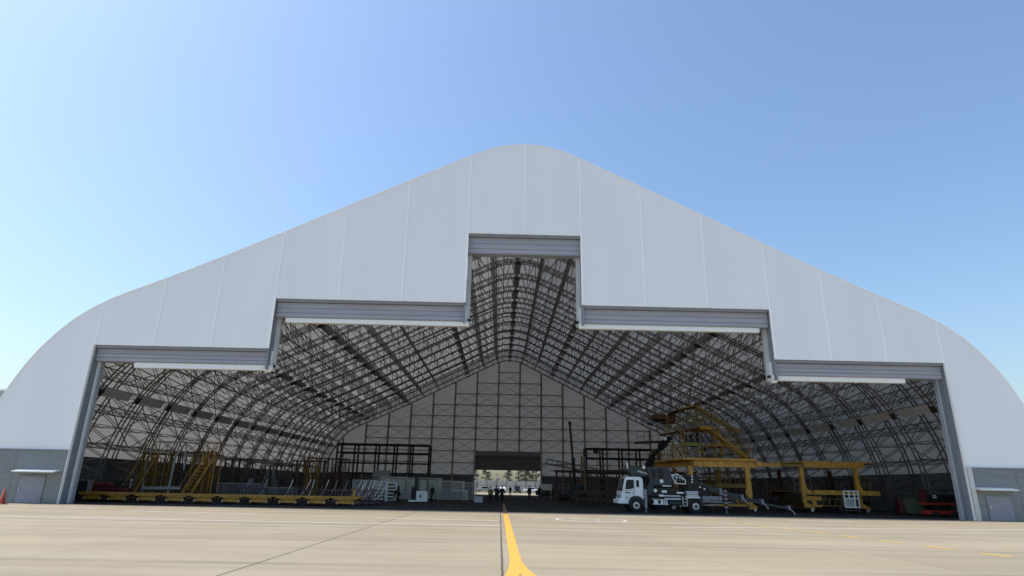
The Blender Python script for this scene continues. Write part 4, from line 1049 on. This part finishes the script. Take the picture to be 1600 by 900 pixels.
# half-height landings, posts and braces between the decks
z6 = 6.0; h0, h1 = p(1117, 700, YM).x, p(1146, 700, YM).x
MB().box(h0, h1, YM - .5, YM + 3.2, z6 - .18, z6).build('landing', M['yellow3'], K)
railing('landing_railing', [(h0, YM - .5, z6), (h1, YM - .5, z6)], 1.1, 'yellow2', K, .4, r=.04)
for i in range(7):
    x = h0 - .2 + (h1 - h0 + 3.5) * i / 6; zz = z6 + .1 if i < 4 else z6 - .9 - (i - 4) * .35
    MB().bar((x, YM + (0 if i % 2 else 3.0), zt), (x, YM + (0 if i % 2 else 3.0), zz), .12).build('upper_post', M['yellow2'], K)
g = MB()
for i in range(5): x = xa + .6 + i * 1.3; g.bar((x, YM + 3, zt), (x + 1.3, YM + 3, z6 + 1.6), .06); g.bar((x + 1.3, YM + 3, zt), (x, YM + 3, z6 + 1.6), .06)
g.bar((xa + .6, YM + 3, z6 + 1.6), (xa + 7.1, YM + 3, z6 + 1.6), .10); g.bar((xa + .6, YM + 3, z6), (xa + 7.1, YM + 3, z6), .08); g.build('deck_bracing', M['yellow2'], K)
for i in range(4): x = xa + .9 + i * 1.75; MB().bar((x, YB - 2.0, 0.1), (x, YB - 2.0, YM * 0 + zt - .2), .14).build('under_post', M['yellow2'], K)
g = MB(); g.bar((xa + .9, YB - 2, 1.1), (xa + 6.2, YB - 2, 1.1), .12); g.bar((xa + .9, YB - 2, 2.9), (xa + 6.2, YB - 2, 2.9), .16)
for i in range(3): x = xa + .9 + i * 1.75; g.bar((x, YB - 2, 1.1), (x + 1.75, YB - 2, 2.9), .07); g.bar((x + 1.75, YB - 2, 1.1), (x, YB - 2, 2.9), .07)
g.build('under_bracing', M['yellow2'], K)
# topmost canopy-like platforms
YT = YM + 3
ap, lf, rt = p(1087, 634, YT), p(1022, 654, YT + 4), p(1112, 650, YT - 1)
MB().bar(ap, p(1062, 640, YT + 1), .9, .14).build('top_platform', M['yellow2'], K)
MB().bar(p(1062, 640, YT + 1), p(1046, 648, YT + 2), .8, .1).build('top_platform', M['brown'], K)
MB().bar(p(1052, 655, YT + 4), p(1020, 652, YT + 4), 2.2, .5).build('tail_box', M['brown'], K)
MB().bar(p(1052, 660, YT + 4), p(1034, 660, YT + 4), 1.4, .18).build('tail_box', M['darkred'], K)
for oy in (0, .9): MB().bar(ap + Vector((0, oy, 0)), rt + Vector((2.6, oy - .5, -1.6)), .08, .22).build('stair_stringer', M['yellow2'], K)
railing('top_railing', [ap, p(1062, 640, YT + 1)], 1.0, 'yellow2', K, .6, r=.035)
railing('top_railing', [ap, rt], 1.0, 'yellow2', K, .5, r=.035)
for u, v in ((1088, 668), (1090, 668), (1064, 672), (1044, 678), (1100, 664)):
    q = p(u, v, YT); top = p(u, 640, YT); MB().bar((q.x, YT, q.z), (q.x, YT, top.z), .08).build('top_post', M['yellow2'], K)
g = MB()
for i in range(5): q = p(1066 + i * 9, 664, YT); q2 = p(1070 + i * 9, 642, YT); g.bar(q, q2, .05); g.bar(p(1074 + i * 9, 664, YT), q2, .05)
g.build('top_bracing', M['green'], K)
# thin far wing seen left of the dock
MB().bar(p(992, 692, 26), p(1046, 690, 26), .6, .28).build('far_wing', M['brown'], K)
railing('far_wing_railing', [p(996, 691, 26), p(1040, 689, 26)], 1.2, 'brown', K, .8, r=.04)
MB().bar(p(1030, 692, 26), (p(1030, 692, 26).x, 26, zt - .2), .25).build('wing_post', M['brown'], K)
MB().bar((p(1030, 692, 26).x, 26, zt - .2), (xl + 1.5, YB, zt - .2), .2).build('wing_arm', M['brown'], K)

# ------------------------------------------------------------------ second, lower yellow dock on the right
Q = thing('wing_dock', 'lower yellow two-level dock on the right, beyond the white mesh cart', 'dock', (0, 0, .004))
Y0 = 10.3; Yr = 20
x0, x1, x2 = p(1256, 725, Y0).x, p(1352, 728, Y0).x, p(1366, 723, Y0 + 1).x; zt = 4.42
MB().add([(x0, Y0, zt), (x1, Y0, zt), (x2, Y0 + 1.0, zt), (x2, Y0 + 1.6, zt), (x1, Yr, zt), (x0 - 1, Yr, zt), (x0, Y0, zt - .14), (x1, Y0, zt - .14), (x2, Y0 + 1.0, zt - .14), (x2, Y0 + 1.6, zt - .14), (x1, Yr, zt - .14), (x0 - 1, Yr, zt - .14)],
         [(0, 1, 2, 3, 4, 5), (11, 10, 9, 8, 7, 6)] + [(i, i + 6, (i + 1) % 6 + 6, (i + 1) % 6) for i in range(6)]).build('upper_deck', M['yellow'], Q)
MB().box(x0 + .02, x1 - .1, Y0 + .04, Y0 + .3, zt - .55, zt - .144).build('front_beam', M['yellow'], Q)
# the low bridge reaching left to the tall dock
bx0 = p(1190, 729, Y0 + .5).x
MB().box(bx0, x0 - .02, Y0 + .3, Y0 + 1.2, zt - .52, zt - .26).build('bridge_beam', M['yellow2'], Q); MB().box(bx0, bx0 + 1.6, Y0 + .1, Y0 + .29, zt - .55, zt - .2).build('bridge_end', M['yellow'], Q)
railing('bridge_railing', [(bx0 + 1, Y0 + 1.0, zt - .26), (x0, Y0 + 1.0, zt - .26)], .3, 'yellow2', Q, 1.5, mid=False, r=.05)
lx0, lx1 = p(1256, 760, Y0).x, p(1342, 760, Y0).x
for lx, ly, m_ in ((lx0, Y0 + .2, 'yellow'), (lx1, Y0 + .2, 'yellow'), (p(1218, 760, Yr).x, Yr - .2, 'brown'), (p(1297, 760, Yr).x, Yr - .2, 'brown')):
    ld = MB().bar((lx, ly, .45), (lx, ly, zt - .56), .32).build('dock_leg', M[m_], Q)
    MB().prism([(lx + .16, 1.55), (lx + .8, 1.55), (lx + .8, 1.75), (lx + .4, 2.0), (lx + .16, 2.5)], ly - .1, ly + .1).build('gusset', M[m_], ld)
    MB().prism([(lx - .16, .45), (lx + .16, .45), (lx + .8, .28), (lx + .75, .5), (lx + .2, .85), (lx - .16, .85)], ly - .14, ly + .14).build('foot', M[m_], ld)
    wl = MB().disc((lx + .55, ly - .05, .23), .23, .16, 16).build('caster', M['tyre'], ld); MB().disc((lx + .55, ly - .14, .23), .13, .04, 12).build('rim', M['chrome'], wl)
m0, m1 = p(1273, 768, Y0 - .3).x, p(1375, 768, Y0 - .3).x
MB().box(m0, m1, Y0 - .3, Y0 + .1, 1.55, 1.93).build('front_lower_beam', M['yellow'], Q)
MB().box(lx0 + .2, m1 - .2, Y0 + .5, Yr, 1.72, 1.86).build('lower_deck', M['yellow2'], Q)
MB().box(p(1217, 768, Yr).x, lx0 + 1, Yr - .4, Yr - .2, 1.35, 1.8).build('rear_lower_beam', M['brown'], Q)
railing('lower_railing', [(lx1 + .3, Y0 + .6, 1.86), (m1 - .2, Y0 + .6, 1.86)], 1.15, 'yellow2', Q, .28, r=.035)
railing('lower_railing', [(p(1220, 760, Yr).x, Yr - .3, 1.86), (p(1290, 760, Yr).x, Yr - .3, 1.86)], 1.3, 'brown', Q, .35, r=.035)
railing('lower_railing', [(lx0 + 1, Y0 + 4, 1.86), (lx0 + 2.6, Y0 + 4, 1.86)], 1.2, 'palegrey', Q, .5, r=.035)
g = MB(); g.bar((lx0, Y0 + .2, 1.2), (lx1, Y0 + .2, 1.2), .07); g.bar((lx0, Y0 + .2, .62), (lx1, Y0 + .2, .62), .07)
for i in range(1, 9): x = lx0 + (lx1 - lx0) * i / 9; g.bar((x, Y0 + .2, .62), (x, Y0 + .2, 1.2), .05)
g.build('base_rail', M['yellow2'], Q)
g = MB(); a_ = lx0; g.box(a_ + .1, a_ + 1.5, Y0 + .1, Y0 + .3, 1.05, 1.4); g.box(a_ + .1, a_ + 1.5, Y0 + .1, Y0 + .3, .5, .68); g.box(a_ + .7, a_ + 1.0, Y0 + .12, Y0 + .28, .68, 1.05); g.build('ballast_bracket', M['yellow'], Q)
g = MB(); f0, f1 = p(1217, 780, Yr).x, p(1254, 780, Yr).x
for i in range(18): x = f0 + (f1 - f0) * i / 17; g.bar((x, Yr - .6, .1), (x + .05, Yr - .6, 1.45), .07)
g.build('hanging_bars', M['yellow2'], Q)

# white mesh cart, low black dolly
t = thing('mesh_cart', 'white framed cart with mesh windows in front of the low yellow dock', 'cart', (28.5, 9.0, .004), R(-2))
g = MB(); w_, h_ = 1.25, 1.35; z0 = .55
for x in (0, w_): g.bar((x, 0, z0), (x, 0, z0 + h_), .08)
for z in (z0, z0 + h_ * .55, z0 + h_): g.bar((0, 0, z), (w_, 0, z), .08)
g.bar((w_ * .72, 0, z0), (w_ * .72, 0, z0 + h_), .09); g.bar((w_ * .36, 0, z0 + h_ * .55), (w_ * .36, 0, z0 + h_), .07); g.build('frame', M['white'], t)
g = MB(); [g.bar((.04 + i * .08, .01, z0), (.04 + i * .08, .01, z0 + h_ * .55), .022) for i in range(1, 11)]; [g.bar((0, .01, z0 + i * .08), (w_ * .7, .01, z0 + i * .08), .022) for i in range(1, 9)]; g.build('mesh_panel', M['white'], t)
g = MB(); g.bar((0, .06, z0 + h_ * .78), (w_, .06, z0 + h_ * .78), .05); g.build('cross_bar', M['white'], t)
MB().cbox(-.1, w_ + .1, 0, .9, .22, .34, .02).build('base', M['dkgrey'], t)
g = MB(); [g.bar((x, y, .3), (x, y, .6), .06) for x in (0.05, w_ - .05) for y in (.04, .8)]; g.build('upright', M['dkgrey'], t)
for x in (.1, w_ - .1):
    for y in (.1, .8): MB().disc((x, y, .12), .12, .08, 12).build('caster', M['tyre'], t)
t = thing('tow_bar', 'dark tow bar on wheels lying between the two yellow docks', 'tow bar', (23.6, 17.5, .004))
MB().bar((0, 0, 1.3), (3.6, 0, .5), .3, .35).build('bar', M['dkgrey'], t)
MB().bar((-.4, 0, 1.55), (.2, 0, 1.3), .25).build('hitch', M['chrome'], t); MB().bar((3.4, 0, .6), (4.2, 0, .25), .12).build('draw_eye', M['chrome'], t)
for x in (.2, 3.2): MB().disc((x, -.3, .2), .2, .12, 14).bar((x, -.3, .3), (x, 0, 1.3 - x * .2), .1).build('wheel', M['tyre'], t)

# ------------------------------------------------------------------ green scissor lift standing on the tail dock behind
t = thing('scissor_lift', 'pale green scissor lift raised high with three people in its basket', 'scissor lift', (0, 0, .004), group='scissor lifts')
Ys = 19.5; a, b = p(1068, 696, Ys), p(1098, 696, Ys); xc = (a.x + b.x) / 2; L = b.x - a.x; zp = p(1083, 697, Ys).z
MB().cbox(a.x, b.x, Ys, Ys + 1.4, zp, zp + .38, .03).build('platform', M['lime'], t)
railing('basket_rail', [(a.x, Ys, zp + .38), (b.x, Ys, zp + .38), (b.x, Ys + 1.4, zp + .38), (a.x, Ys + 1.4, zp + .38), (a.x, Ys, zp + .38)], .95, 'green', t, .6, r=.05)
n = 4; hh = (zp - 1.0) / n
for i in range(n):
    g = MB()
    for oy in (.15, 1.25):
        g.bar((a.x + .2, Ys + oy, 1.0 + hh * i), (b.x - .2, Ys + oy, 1.0 + hh * (i + 1)), .12); g.bar((b.x - .2, Ys + oy + .06, 1.0 + hh * i), (a.x + .2, Ys + oy + .06, 1.0 + hh * (i + 1)), .12)
    g.bar((xc, Ys + .15, 1.0 + hh * (i + .5)), (xc, Ys + 1.3, 1.0 + hh * (i + .5)), .08); g.build('scissor_arm', M['palegrey'], t)
MB().cbox(a.x, b.x, Ys, Ys + 1.4, .3, 1.0, .05).build('chassis', M['green'], t)
for x in (a.x + .35, b.x - .35):
    for oy in (.05, 1.35): MB().disc((x, Ys + oy, .3), .3, .2, 14).build('wheel', M['tyre'], t)
LIFT = (a.x, b.x, Ys, zp + .384)

# red scissor lift, green bin, red box at the right jamb
t = thing('scissor_lift', 'folded red scissor lift just inside the right jamb', 'scissor lift', (34.0, 6.4, .004), R(-3), 'scissor lifts')
t.location = (p(1470, 808, 6.4).x, 6.4, .004)
MB().cbox(-1.2, 1.2, -.6, .6, .16, .50, .04).build('chassis', M['red'], t)
for x in (-.75, .75):
    for y in (-.62, .62): MB().disc((x, y, .22), .22, .14, 16).build('wheel', M['tyre'], t)
g = MB()
for i in range(3):
    for y in (-.4, .4): z = .55 + i * .14; g.bar((-1.05, y, z), (1.05, y, z + .12), .06); g.bar((1.05, y + .05, z), (-1.05, y + .05, z + .12), .06)
g.build('scissor_arm', M['black'], t)
MB().cbox(-1.2, 1.2, -.6, .6, .92, 1.10, .03).build('platform', M['red'], t)
g = MB(); g.box(-1.17, 1.17, -.58, -.56, 1.12, 1.75); g.box(-1.17, 1.17, .56, .58, 1.12, 1.75); g.build('side_screen', M['black'], t)
railing('guard_rail', [(-1.17, -.6, 1.1), (1.17, -.6, 1.1), (1.17, .6, 1.1), (-1.17, .6, 1.1), (-1.17, -.6, 1.1)], 1.0, 'dkgrey', t, .8, r=.05)
MB().box(-1.21, -1.1, -.5, .5, 1.1, 2.1).build('entry_gate', M['darkred'], t)
g = MB(); [g.box(-.72 + .02 * i, -.42 + .02 * i, -.60, -.585, 1.60 - i * .14, 1.70 - i * .14) for i in range(2)]; g.build('side_label', M['white'], t)
t = thing('waste_bin', 'square green bin between the red box and red scissor lift', 'bin', (p(1433, 804, 9.5).x, 9.5, .004))
MB().add([(-.55, -.5, .12), (.55, -.5, .12), (.55, .5, .12), (-.55, .5, .12), (-.66, -.6, 1.25), (.66, -.6, 1.25), (.66, .6, 1.25), (-.66, .6, 1.25)], [(0, 3, 2, 1), (4, 5, 6, 7), (0, 1, 5, 4), (1, 2, 6, 5), (2, 3, 7, 6), (3, 0, 4, 7)]).build('body', M['green'], t)
g = MB(); g.cbox(-.7, .7, -.64, .64, 1.26, 1.36, .03); g.build('lid', M['green'], t)
for x in (-.4, .4): MB().disc((x, -.4, .07), .07, .06, 10).build('wheel', M['black'], t)
t = thing('red_cabinet', 'dark red upright cabinet left of the green bin', 'cabinet', (p(1413, 803, 10.5).x, 10.5, .004))
MB().cbox(-.45, .45, -.35, .35, .05, 1.35, .04).build('body', M['darkred'], t); MB().box(-.4, .4, -.37, -.352, .15, 1.25).build('door', M['brown'], t)
t = thing('covered_pallet', 'low dark grey covered load on the floor right of the low yellow dock', 'pallet load', (p(1385, 800, 12).x, 12, .004))
MB().cbox(-1.9, 1.5, -.8, .8, .15, 1.05, .1).build('cover', M['dkgrey'], t); g = MB(); [g.box(-1.85, 1.45, y, y + .12, 0, .145) for y in (-.7, -.06, .58)]; g.build('pallet', M['brown'], t)
rod_rack('dark rack of rods on the right side beyond the covered load', 33.5, 20, 3.5, 3.2, 8, 'dkgrey', 'dkgrey', seed=20)
rod_rack('dark red rack deep behind the low yellow dock', 27.5, 34, 6, 3.3, 16, 'darkred', 'dkgrey', seed=21)

# ------------------------------------------------------------------ people
def body_mesh(pose):
    """one continuous figure 1.72 m tall; pose sets the joints"""
    g = MB(); P = pose
    hip, chest, neck, head = [Vector(P[k]) for k in ('hip', 'chest', 'neck', 'head')]
    g.loft([hip - Vector((0, 0, .08)), hip + Vector((0, 0, .02)), hip.lerp(chest, .5), chest, chest.lerp(neck, .6), neck], [(.13, .10), (.165, .12), (.14, .105), (.18, .12), (.15, .10), (.062, .06)], 10)
    g.loft([neck - Vector((0, 0, .04)), neck + (head - neck) * .6], [.058, .055], 8)
    g.ball(head, .078, .098, .118, 10, 8)
    fw_ = Vector(P.get('face', (0, -1, 0))); up = Vector((0, 0, 1)); sd_ = fw_.cross(up)
    g.ball(head + fw_ * .10 - up * .01, .014, .02, .024, 6, 4)
    for s in (-1, 1): g.ball(head + sd_ * .078 * s, .012, .02, .03, 6, 4); g.ball(head + fw_ * .082 + sd_ * .03 * s + up * .02, .014, .01, .009, 6, 4)
    g.ball(head + fw_ * .088 - up * .055, .025, .01, .008, 6, 4)
    for s in ('l', 'r'):
        sh, el, wr = [Vector(v) for v in P['arm_' + s]]; g.loft([sh, sh.lerp(el, .5), el, el.lerp(wr, .5), wr], [.055, .047, .038, .034, .025], 8)
        d = (wr - el).normalized(); side = d.cross(Vector((0, 1, 0))); side = side.normalized() if side.length > .1 else Vector((1, 0, 0))
        g.loft([wr, wr + d * .05, wr + d * .095], [(.022, .015), (.04, .016), (.038, .013)], 8)
        for i, ln in enumerate((.062, .075, .07, .055)):
            o = side * (-.03 + .02 * i) ; b0 = wr + d * .09 + o; cv = Vector((0, -1, 0)) * .012
            g.loft([b0 - d * .02, b0 + d * ln * .5, b0 + d * ln + cv], [.009, .009, .007], 5)
        g.loft([wr + d * .03 - side * .03, wr + d * .06 - side * .055, wr + d * .10 - side * .06], [.011, .010, .008], 5)
        a_, k_, f_2 = [Vector(v) for v in P['leg_' + s]]; g.loft([a_, a_.lerp(k_, .5), k_, k_.lerp(f_2, .4), f_2], [.092, .078, .058, .055, .038], 9)
        fd = Vector(P.get('toe', (0, -1, 0))); g.loft([f_2 - fd * .06 - up * .03, f_2 + fd * .05 - up * .03, f_2 + fd * .19 - up * .045], [(.04, .045), (.045, .045), (.035, .022)], 8)
    return g
STAND = dict(hip=(0, 0, .90), chest=(0, .01, 1.26), neck=(0, 0, 1.46), head=(0, -.02, 1.60), arm_l=((-.19, 0, 1.40), (-.23, .02, 1.12), (-.22, -.06, .87)), arm_r=((.19, 0, 1.40), (.24, .03, 1.12), (.22, -.04, .87)),
             leg_l=((-.09, 0, .88), (-.10, -.01, .48), (-.11, .02, .09)), leg_r=((.09, 0, .88), (.11, -.02, .48), (.12, .02, .09)))
WALK = dict(STAND, leg_l=((-.09, 0, .88), (-.10, -.10, .50), (-.10, .10, .10)), leg_r=((.09, 0, .88), (.10, -.16, .50), (.11, -.24, .09)), arm_l=((-.19, 0, 1.40), (-.24, -.10, 1.14), (-.20, -.26, .98)), arm_r=((.19, 0, 1.40), (.24, .12, 1.13), (.22, .14, .88)))
PHONE = dict(STAND, arm_r=((.19, 0, 1.40), (.25, -.06, 1.14), (.10, -.24, 1.26)))
BEND = dict(hip=(0, 0, .78), chest=(-.30, 0, .98), neck=(-.44, 0, .98), head=(-.57, 0, .94), face=(-.8, 0, -.6), toe=(-1, 0, 0), arm_l=((-.38, -.17, .95), (-.46, -.2, .68), (-.5, -.15, .45)), arm_r=((-.38, .17, .95), (-.48, .2, .68), (-.52, .14, .45)),
            leg_l=((0, -.09, .76), (-.16, -.12, .44), (.10, -.14, .09)), leg_r=((0, .09, .76), (-.20, .12, .44), (-.28, .14, .09)))
def person(label, x, y, rz, pose, top, legs, h=1.0, z=.004, skin='skin'):
    t = thing('person', label, 'person', (x, y, z), rz)
    t.scale = (h, h, h)
    b = body_mesh(pose).build('body', M[skin], t, smooth=True)
    rm = b.modifiers.new('one_surface', 'REMESH'); rm.mode = 'VOXEL'; rm.voxel_size = .013; rm.use_smooth_shade = True
    hip, chest, neck, head = [Vector(pose[k]) for k in ('hip', 'chest', 'neck', 'head')]
    g = MB(); g.loft([hip - Vector((0, 0, .04)), hip + Vector((0, 0, .06)), hip.lerp(chest, .5), chest, chest.lerp(neck, .6), chest.lerp(neck, .93)], [(.185, .14), (.185, .14), (.165, .13), (.20, .145), (.17, .12), (.078, .075)], 12)
    for s in ('l', 'r'): sh, el, wr = [Vector(v) for v in pose['arm_' + s]]; g.loft([sh + (chest - sh) * .2, sh, sh.lerp(el, .5), el, el.lerp(wr, .5), el.lerp(wr, .93)], [.075, .075, .064, .055, .052, .042], 8)
    g.build('jacket', M[top], t, smooth=True)
    g = MB(); g.loft([hip + Vector((0, 0, .03)), hip - Vector((0, 0, .09))], [(.175, .13), (.17, .125)], 12)
    for s in ('l', 'r'): a_, k_, f_2 = [Vector(v) for v in pose['leg_' + s]]; g.loft([a_, a_.lerp(k_, .5), k_, k_.lerp(f_2, .4), k_.lerp(f_2, .9)], [.108, .095, .076, .074, .066], 9)
    g.build('trousers', M[legs], t, smooth=True)
    g = MB(); fd = Vector(pose.get('toe', (0, -1, 0)))
    for s in ('l', 'r'): f_2 = Vector(pose['leg_' + s][2]); g.loft([f_2 - fd * .07 - Vector((0, 0, .035)), f_2 + fd * .05 - Vector((0, 0, .035)), f_2 + fd * .20 - Vector((0, 0, .05))], [(.05, .052), (.054, .052), (.042, .03)], 8)
    g.build('shoes', M['black'], t, smooth=True)
    fc = Vector(pose.get('face', (0, -1, 0)))
    MB().ball(head - fc * .018 + Vector((0, 0, .03)), .088, .104, .105, 10, 6).build('hair', M['hair'], t, smooth=True)
    return t
person('person in dark clothes bending forward beside the narrow white shelf trolley', -11.85, 19.4, 0, BEND, 'blackcloth', 'blackcloth', 1.0)
person('person in black standing upright behind the bending one', -13.0, 25.0, R(20), STAND, 'blackcloth', 'blackcloth', 1.08)
person('person in dark overalls standing close behind the forklift', -8.55, 20.2, R(-60), WALK, 'blackcloth', 'dkgreen' if 0 else 'blackcloth', 1.0)
person('person in a yellow-green vest, left of the pair at the centre', -2.55, 22.6, R(170), STAND, 'hivis', 'blackcloth', .98)
person('person in a dark jacket with one arm raised, left one of the pair', -1.9, 22.0, R(195), PHONE, 'navy', 'blackcloth', 1.06)
person('person in a black jacket, right one of the pair beside the yellow line', -1.32, 22.4, R(160), WALK, 'blackcloth', 'navy', 1.05)
person('person standing alone in the open rear doorway', .5, 78, R(180), STAND, 'blackcloth', 'blackcloth', 1.0)
person('person in black right of the open rear doorway, nearest the camera there', 2.55, 42.0, R(200), STAND, 'blackcloth', 'blackcloth', 1.08)
person('person in dark clothes standing beside the white notice board', 4.6, 53.0, R(150), WALK, 'navy', 'blackcloth', 1.08)
lx0_, lx1_, ly_, lz_ = LIFT
person('person in a pale helmeted outfit, leftmost in the green basket', lx0_ + .45, ly_ + .7, R(10), STAND, 'whitecloth', 'blackcloth', .95, lz_)
person('person in a pale shirt, middle one in the green basket', lx0_ + 1.05, ly_ + .65, R(-20), PHONE, 'whitecloth', 'navy', .98, lz_)
person('person in dark overalls, rightmost in the green basket', lx1_ - .3, ly_ + .7, R(40), STAND, 'navy', 'navy', .82, lz_)

# ------------------------------------------------------------------ the yard seen through the rear door
f = thing('yard_fence', 'tall ribbed metal fence seen through the rear door', 'fence', (0, 152, 0))
g = MB(); x = -14
while x < 18: wd = random.uniform(.35, .75); g.box(x, x + wd - .03, random.uniform(-.03, .06), .1, .05, 3.15); x += wd
g.build('fence_panel', M['fence'], f)
for i in range(-5, 7): MB().bar((i * 3 + .5, -.15, 0), (i * 3 + .5, -.15, 3.2 + (2.4 if i % 2 else 1.4)), .10).build('fence_post', M['dkgrey'], f)
g = MB(); g.bar((-14, -.2, 5.1), (18, -.2, 5.1), .05); g.bar((-14, -.2, 1.8), (18, -.2, 1.8), .06); g.build('fence_wire', M['dkgrey'], f)
g = MB(); rnd = random.Random(3)
for i in range(5200):
    x, y = rnd.uniform(-14, 18), rnd.uniform(122, 128); a = rnd.uniform(0, 6.28); h = rnd.uniform(.12, .3)
    g.add([(x, y, 0), (x + .05 * math.cos(a), y + .05 * math.sin(a), 0), (x + .04, y + .02, h)], [(0, 1, 2)])
tag(g.build('grass', M['leaf']), 'strip of grass outside the rear door', None, kind='stuff')

def pine(label, x, y, h, cr, seed, lean=0, z0=.42):
    rnd = random.Random(seed); t = thing('pine_tree', label, 'tree', (x, y, 0), rnd.uniform(0, 6), 'trees behind the yard fence')
    tr = [(0, 0, 0), (lean * .3, .1, h * .35), (lean * .7, 0, h * .7), (lean, .1, h * .96)]
    g = MB().loft(tr, [.22, .17, .11, .03], 8); limbs = []
    for i in range(16):
        k = z0 + (1 - z0) * i / 16; a = rnd.uniform(0, 6.28); b = Vector((lean * k, 0, h * k)); L = cr * (1.15 - k) * rnd.uniform(.8, 1.4) + .4
        e = b + Vector((math.cos(a) * L, math.sin(a) * L, rnd.uniform(-.1, .5))); g.loft([b, b.lerp(e, .5) + Vector((0, 0, .1)), e], [.06, .04, .015], 5); limbs.append((b, e))
    g.build('trunk', M['bark'], t)
    g = MB()
    for b, e in limbs:
        for c in range(15):
            ctr = b.lerp(e, rnd.uniform(.35, 1.05)) + Vector((rnd.gauss(0, .25), rnd.gauss(0, .25), rnd.gauss(0, .12)))
            for q in range(26):
                o = ctr + Vector((rnd.gauss(0, .22), rnd.gauss(0, .22), rnd.gauss(0, .12))); s = rnd.uniform(.10, .24)
                d1 = Vector((rnd.uniform(-1, 1), rnd.uniform(-1, 1), rnd.uniform(-.6, .9))).normalized() * s; d2 = Vector((rnd.uniform(-1, 1), rnd.uniform(-1, 1), rnd.uniform(-1, 1))).normalized() * s * .5
                g.add([o, o + d1, o + d1 * .6 + d2], [(0, 1, 2)])
    g.build('crown', M['leaf'], t)
for a in (('slender pine at the left of the rear door view', -6.3, 170, 8.6, 1.9, 1, .2), ('thin leaning pine near the middle of the rear door view', 1.4, 168, 8.4, 1.9, 2, -.3), ('broad pine right of the middle of the rear door view', 4.6, 166, 8.2, 2.6, 3, .3, .38),
          ('small pine between the broad pine and the dense tree', 7.6, 172, 7.8, 2.0, 4, .1, .36), ('dense tree at the right edge of the rear door view', 10.6, 165, 7.4, 3.2, 5, 0, .15), ('low dark pine filling the gap right of the middle', 8.8, 180, 6.8, 2.6, 6, 0, .2),
          ('pine at the far left beyond the fence', -10.5, 175, 8.2, 2.0, 8, 0), ('pine beyond the fence, outside the door edge on the right', 14.2, 170, 8.4, 2.4, 9, 0, .25)):
    pine(*a)
t = thing('far_tower', 'tiny grey tower on the horizon left of the middle pines', 'tower', (-2.6, 330, 0))
MB().loft([(0, 0, 0), (0, 0, 5)], [.8, .6], 8).build('shaft', M['grey'], t); MB().loft([(0, 0, 5), (0, 0, 5.8), (0, 0, 6.6)], [.9, .9, .3], 8).build('tower_head', M['grey'], t)

def car(label, x, y, rz, m, suv=False, L=4.5):
    t = thing('parked_car', label, 'car', (x, y, 0), rz, 'cars parked outside the rear door')
    h = 1.75 if suv else 1.45; hl = L / 2
    g = MB().cbox(-hl, hl, -.88, .88, .32, .92 if not suv else 1.05, .12); b = g.build('body', M[m], t, smooth=False)
    z0 = .92 if not suv else 1.05
    cab_ = [(-hl * .55, z0 - .02), (-hl * .28, h - .03), (-.1, h), (hl * .45, h - .04), (hl * (.72 if not suv else .92), z0 - .02)]
    MB().prism(cab_, -.74, .74).build('roof', M[m], t)
    wl_ = [(-hl * .50, z0 + .02), (-hl * .27, h - .10), (hl * .42, h - .12), (hl * (.62 if not suv else .82), z0 + .02)]
    for s in (-1, 1): MB().prism(wl_, *sorted((s * .745, s * .76))).build('side_window', M['glass'], t)
    MB().add([(-hl * .52, -.68, z0 + .03), (-hl * .52, .68, z0 + .03), (-hl * .31, .64, h - .1), (-hl * .31, -.64, h - .1)], [(0, 1, 2, 3)]).build('windscreen', M['glass'], t)
    for wx in (-hl * .62, hl * .62):
        for s in (-1, 1):
            w2 = MB().disc((wx, s * .80, .33), .33, .2, 18).build('wheel', M['tyre'], t); MB().disc((wx, s * .905, .33), .2, .03, 12).build('rim', M['chrome'], w2)
    for s in (-1, 1): MB().cbox(-hl - .02, -hl + .1, s * .62 - .16, s * .62 + .16, .62, .78, .02).build('headlight', M['lampglass'], t); MB().cbox(hl - .1, hl + .02, s * .62 - .14, s * .62 + .14, .7, .86, .02).build('tail_light', M['redlens'], t)
    return t
car('silver car at the left of the rear door view, side on', -5.9, 136, R(6), 'carsilver')
car('white car seen between the heads of the pair at the centre', -.9, 134, R(-80), 'truck')
car('black off-road car in the middle of the rear door view', 2.9, 118, R(92), 'cardark', True, 4.3)
car('white hatchback right of the black off-road car', 7.6, 138, R(176), 'truck')
car('dark van-like car just inside the rear door at its right', 7.0, 66, R(170), 'cardark', True, 4.4)
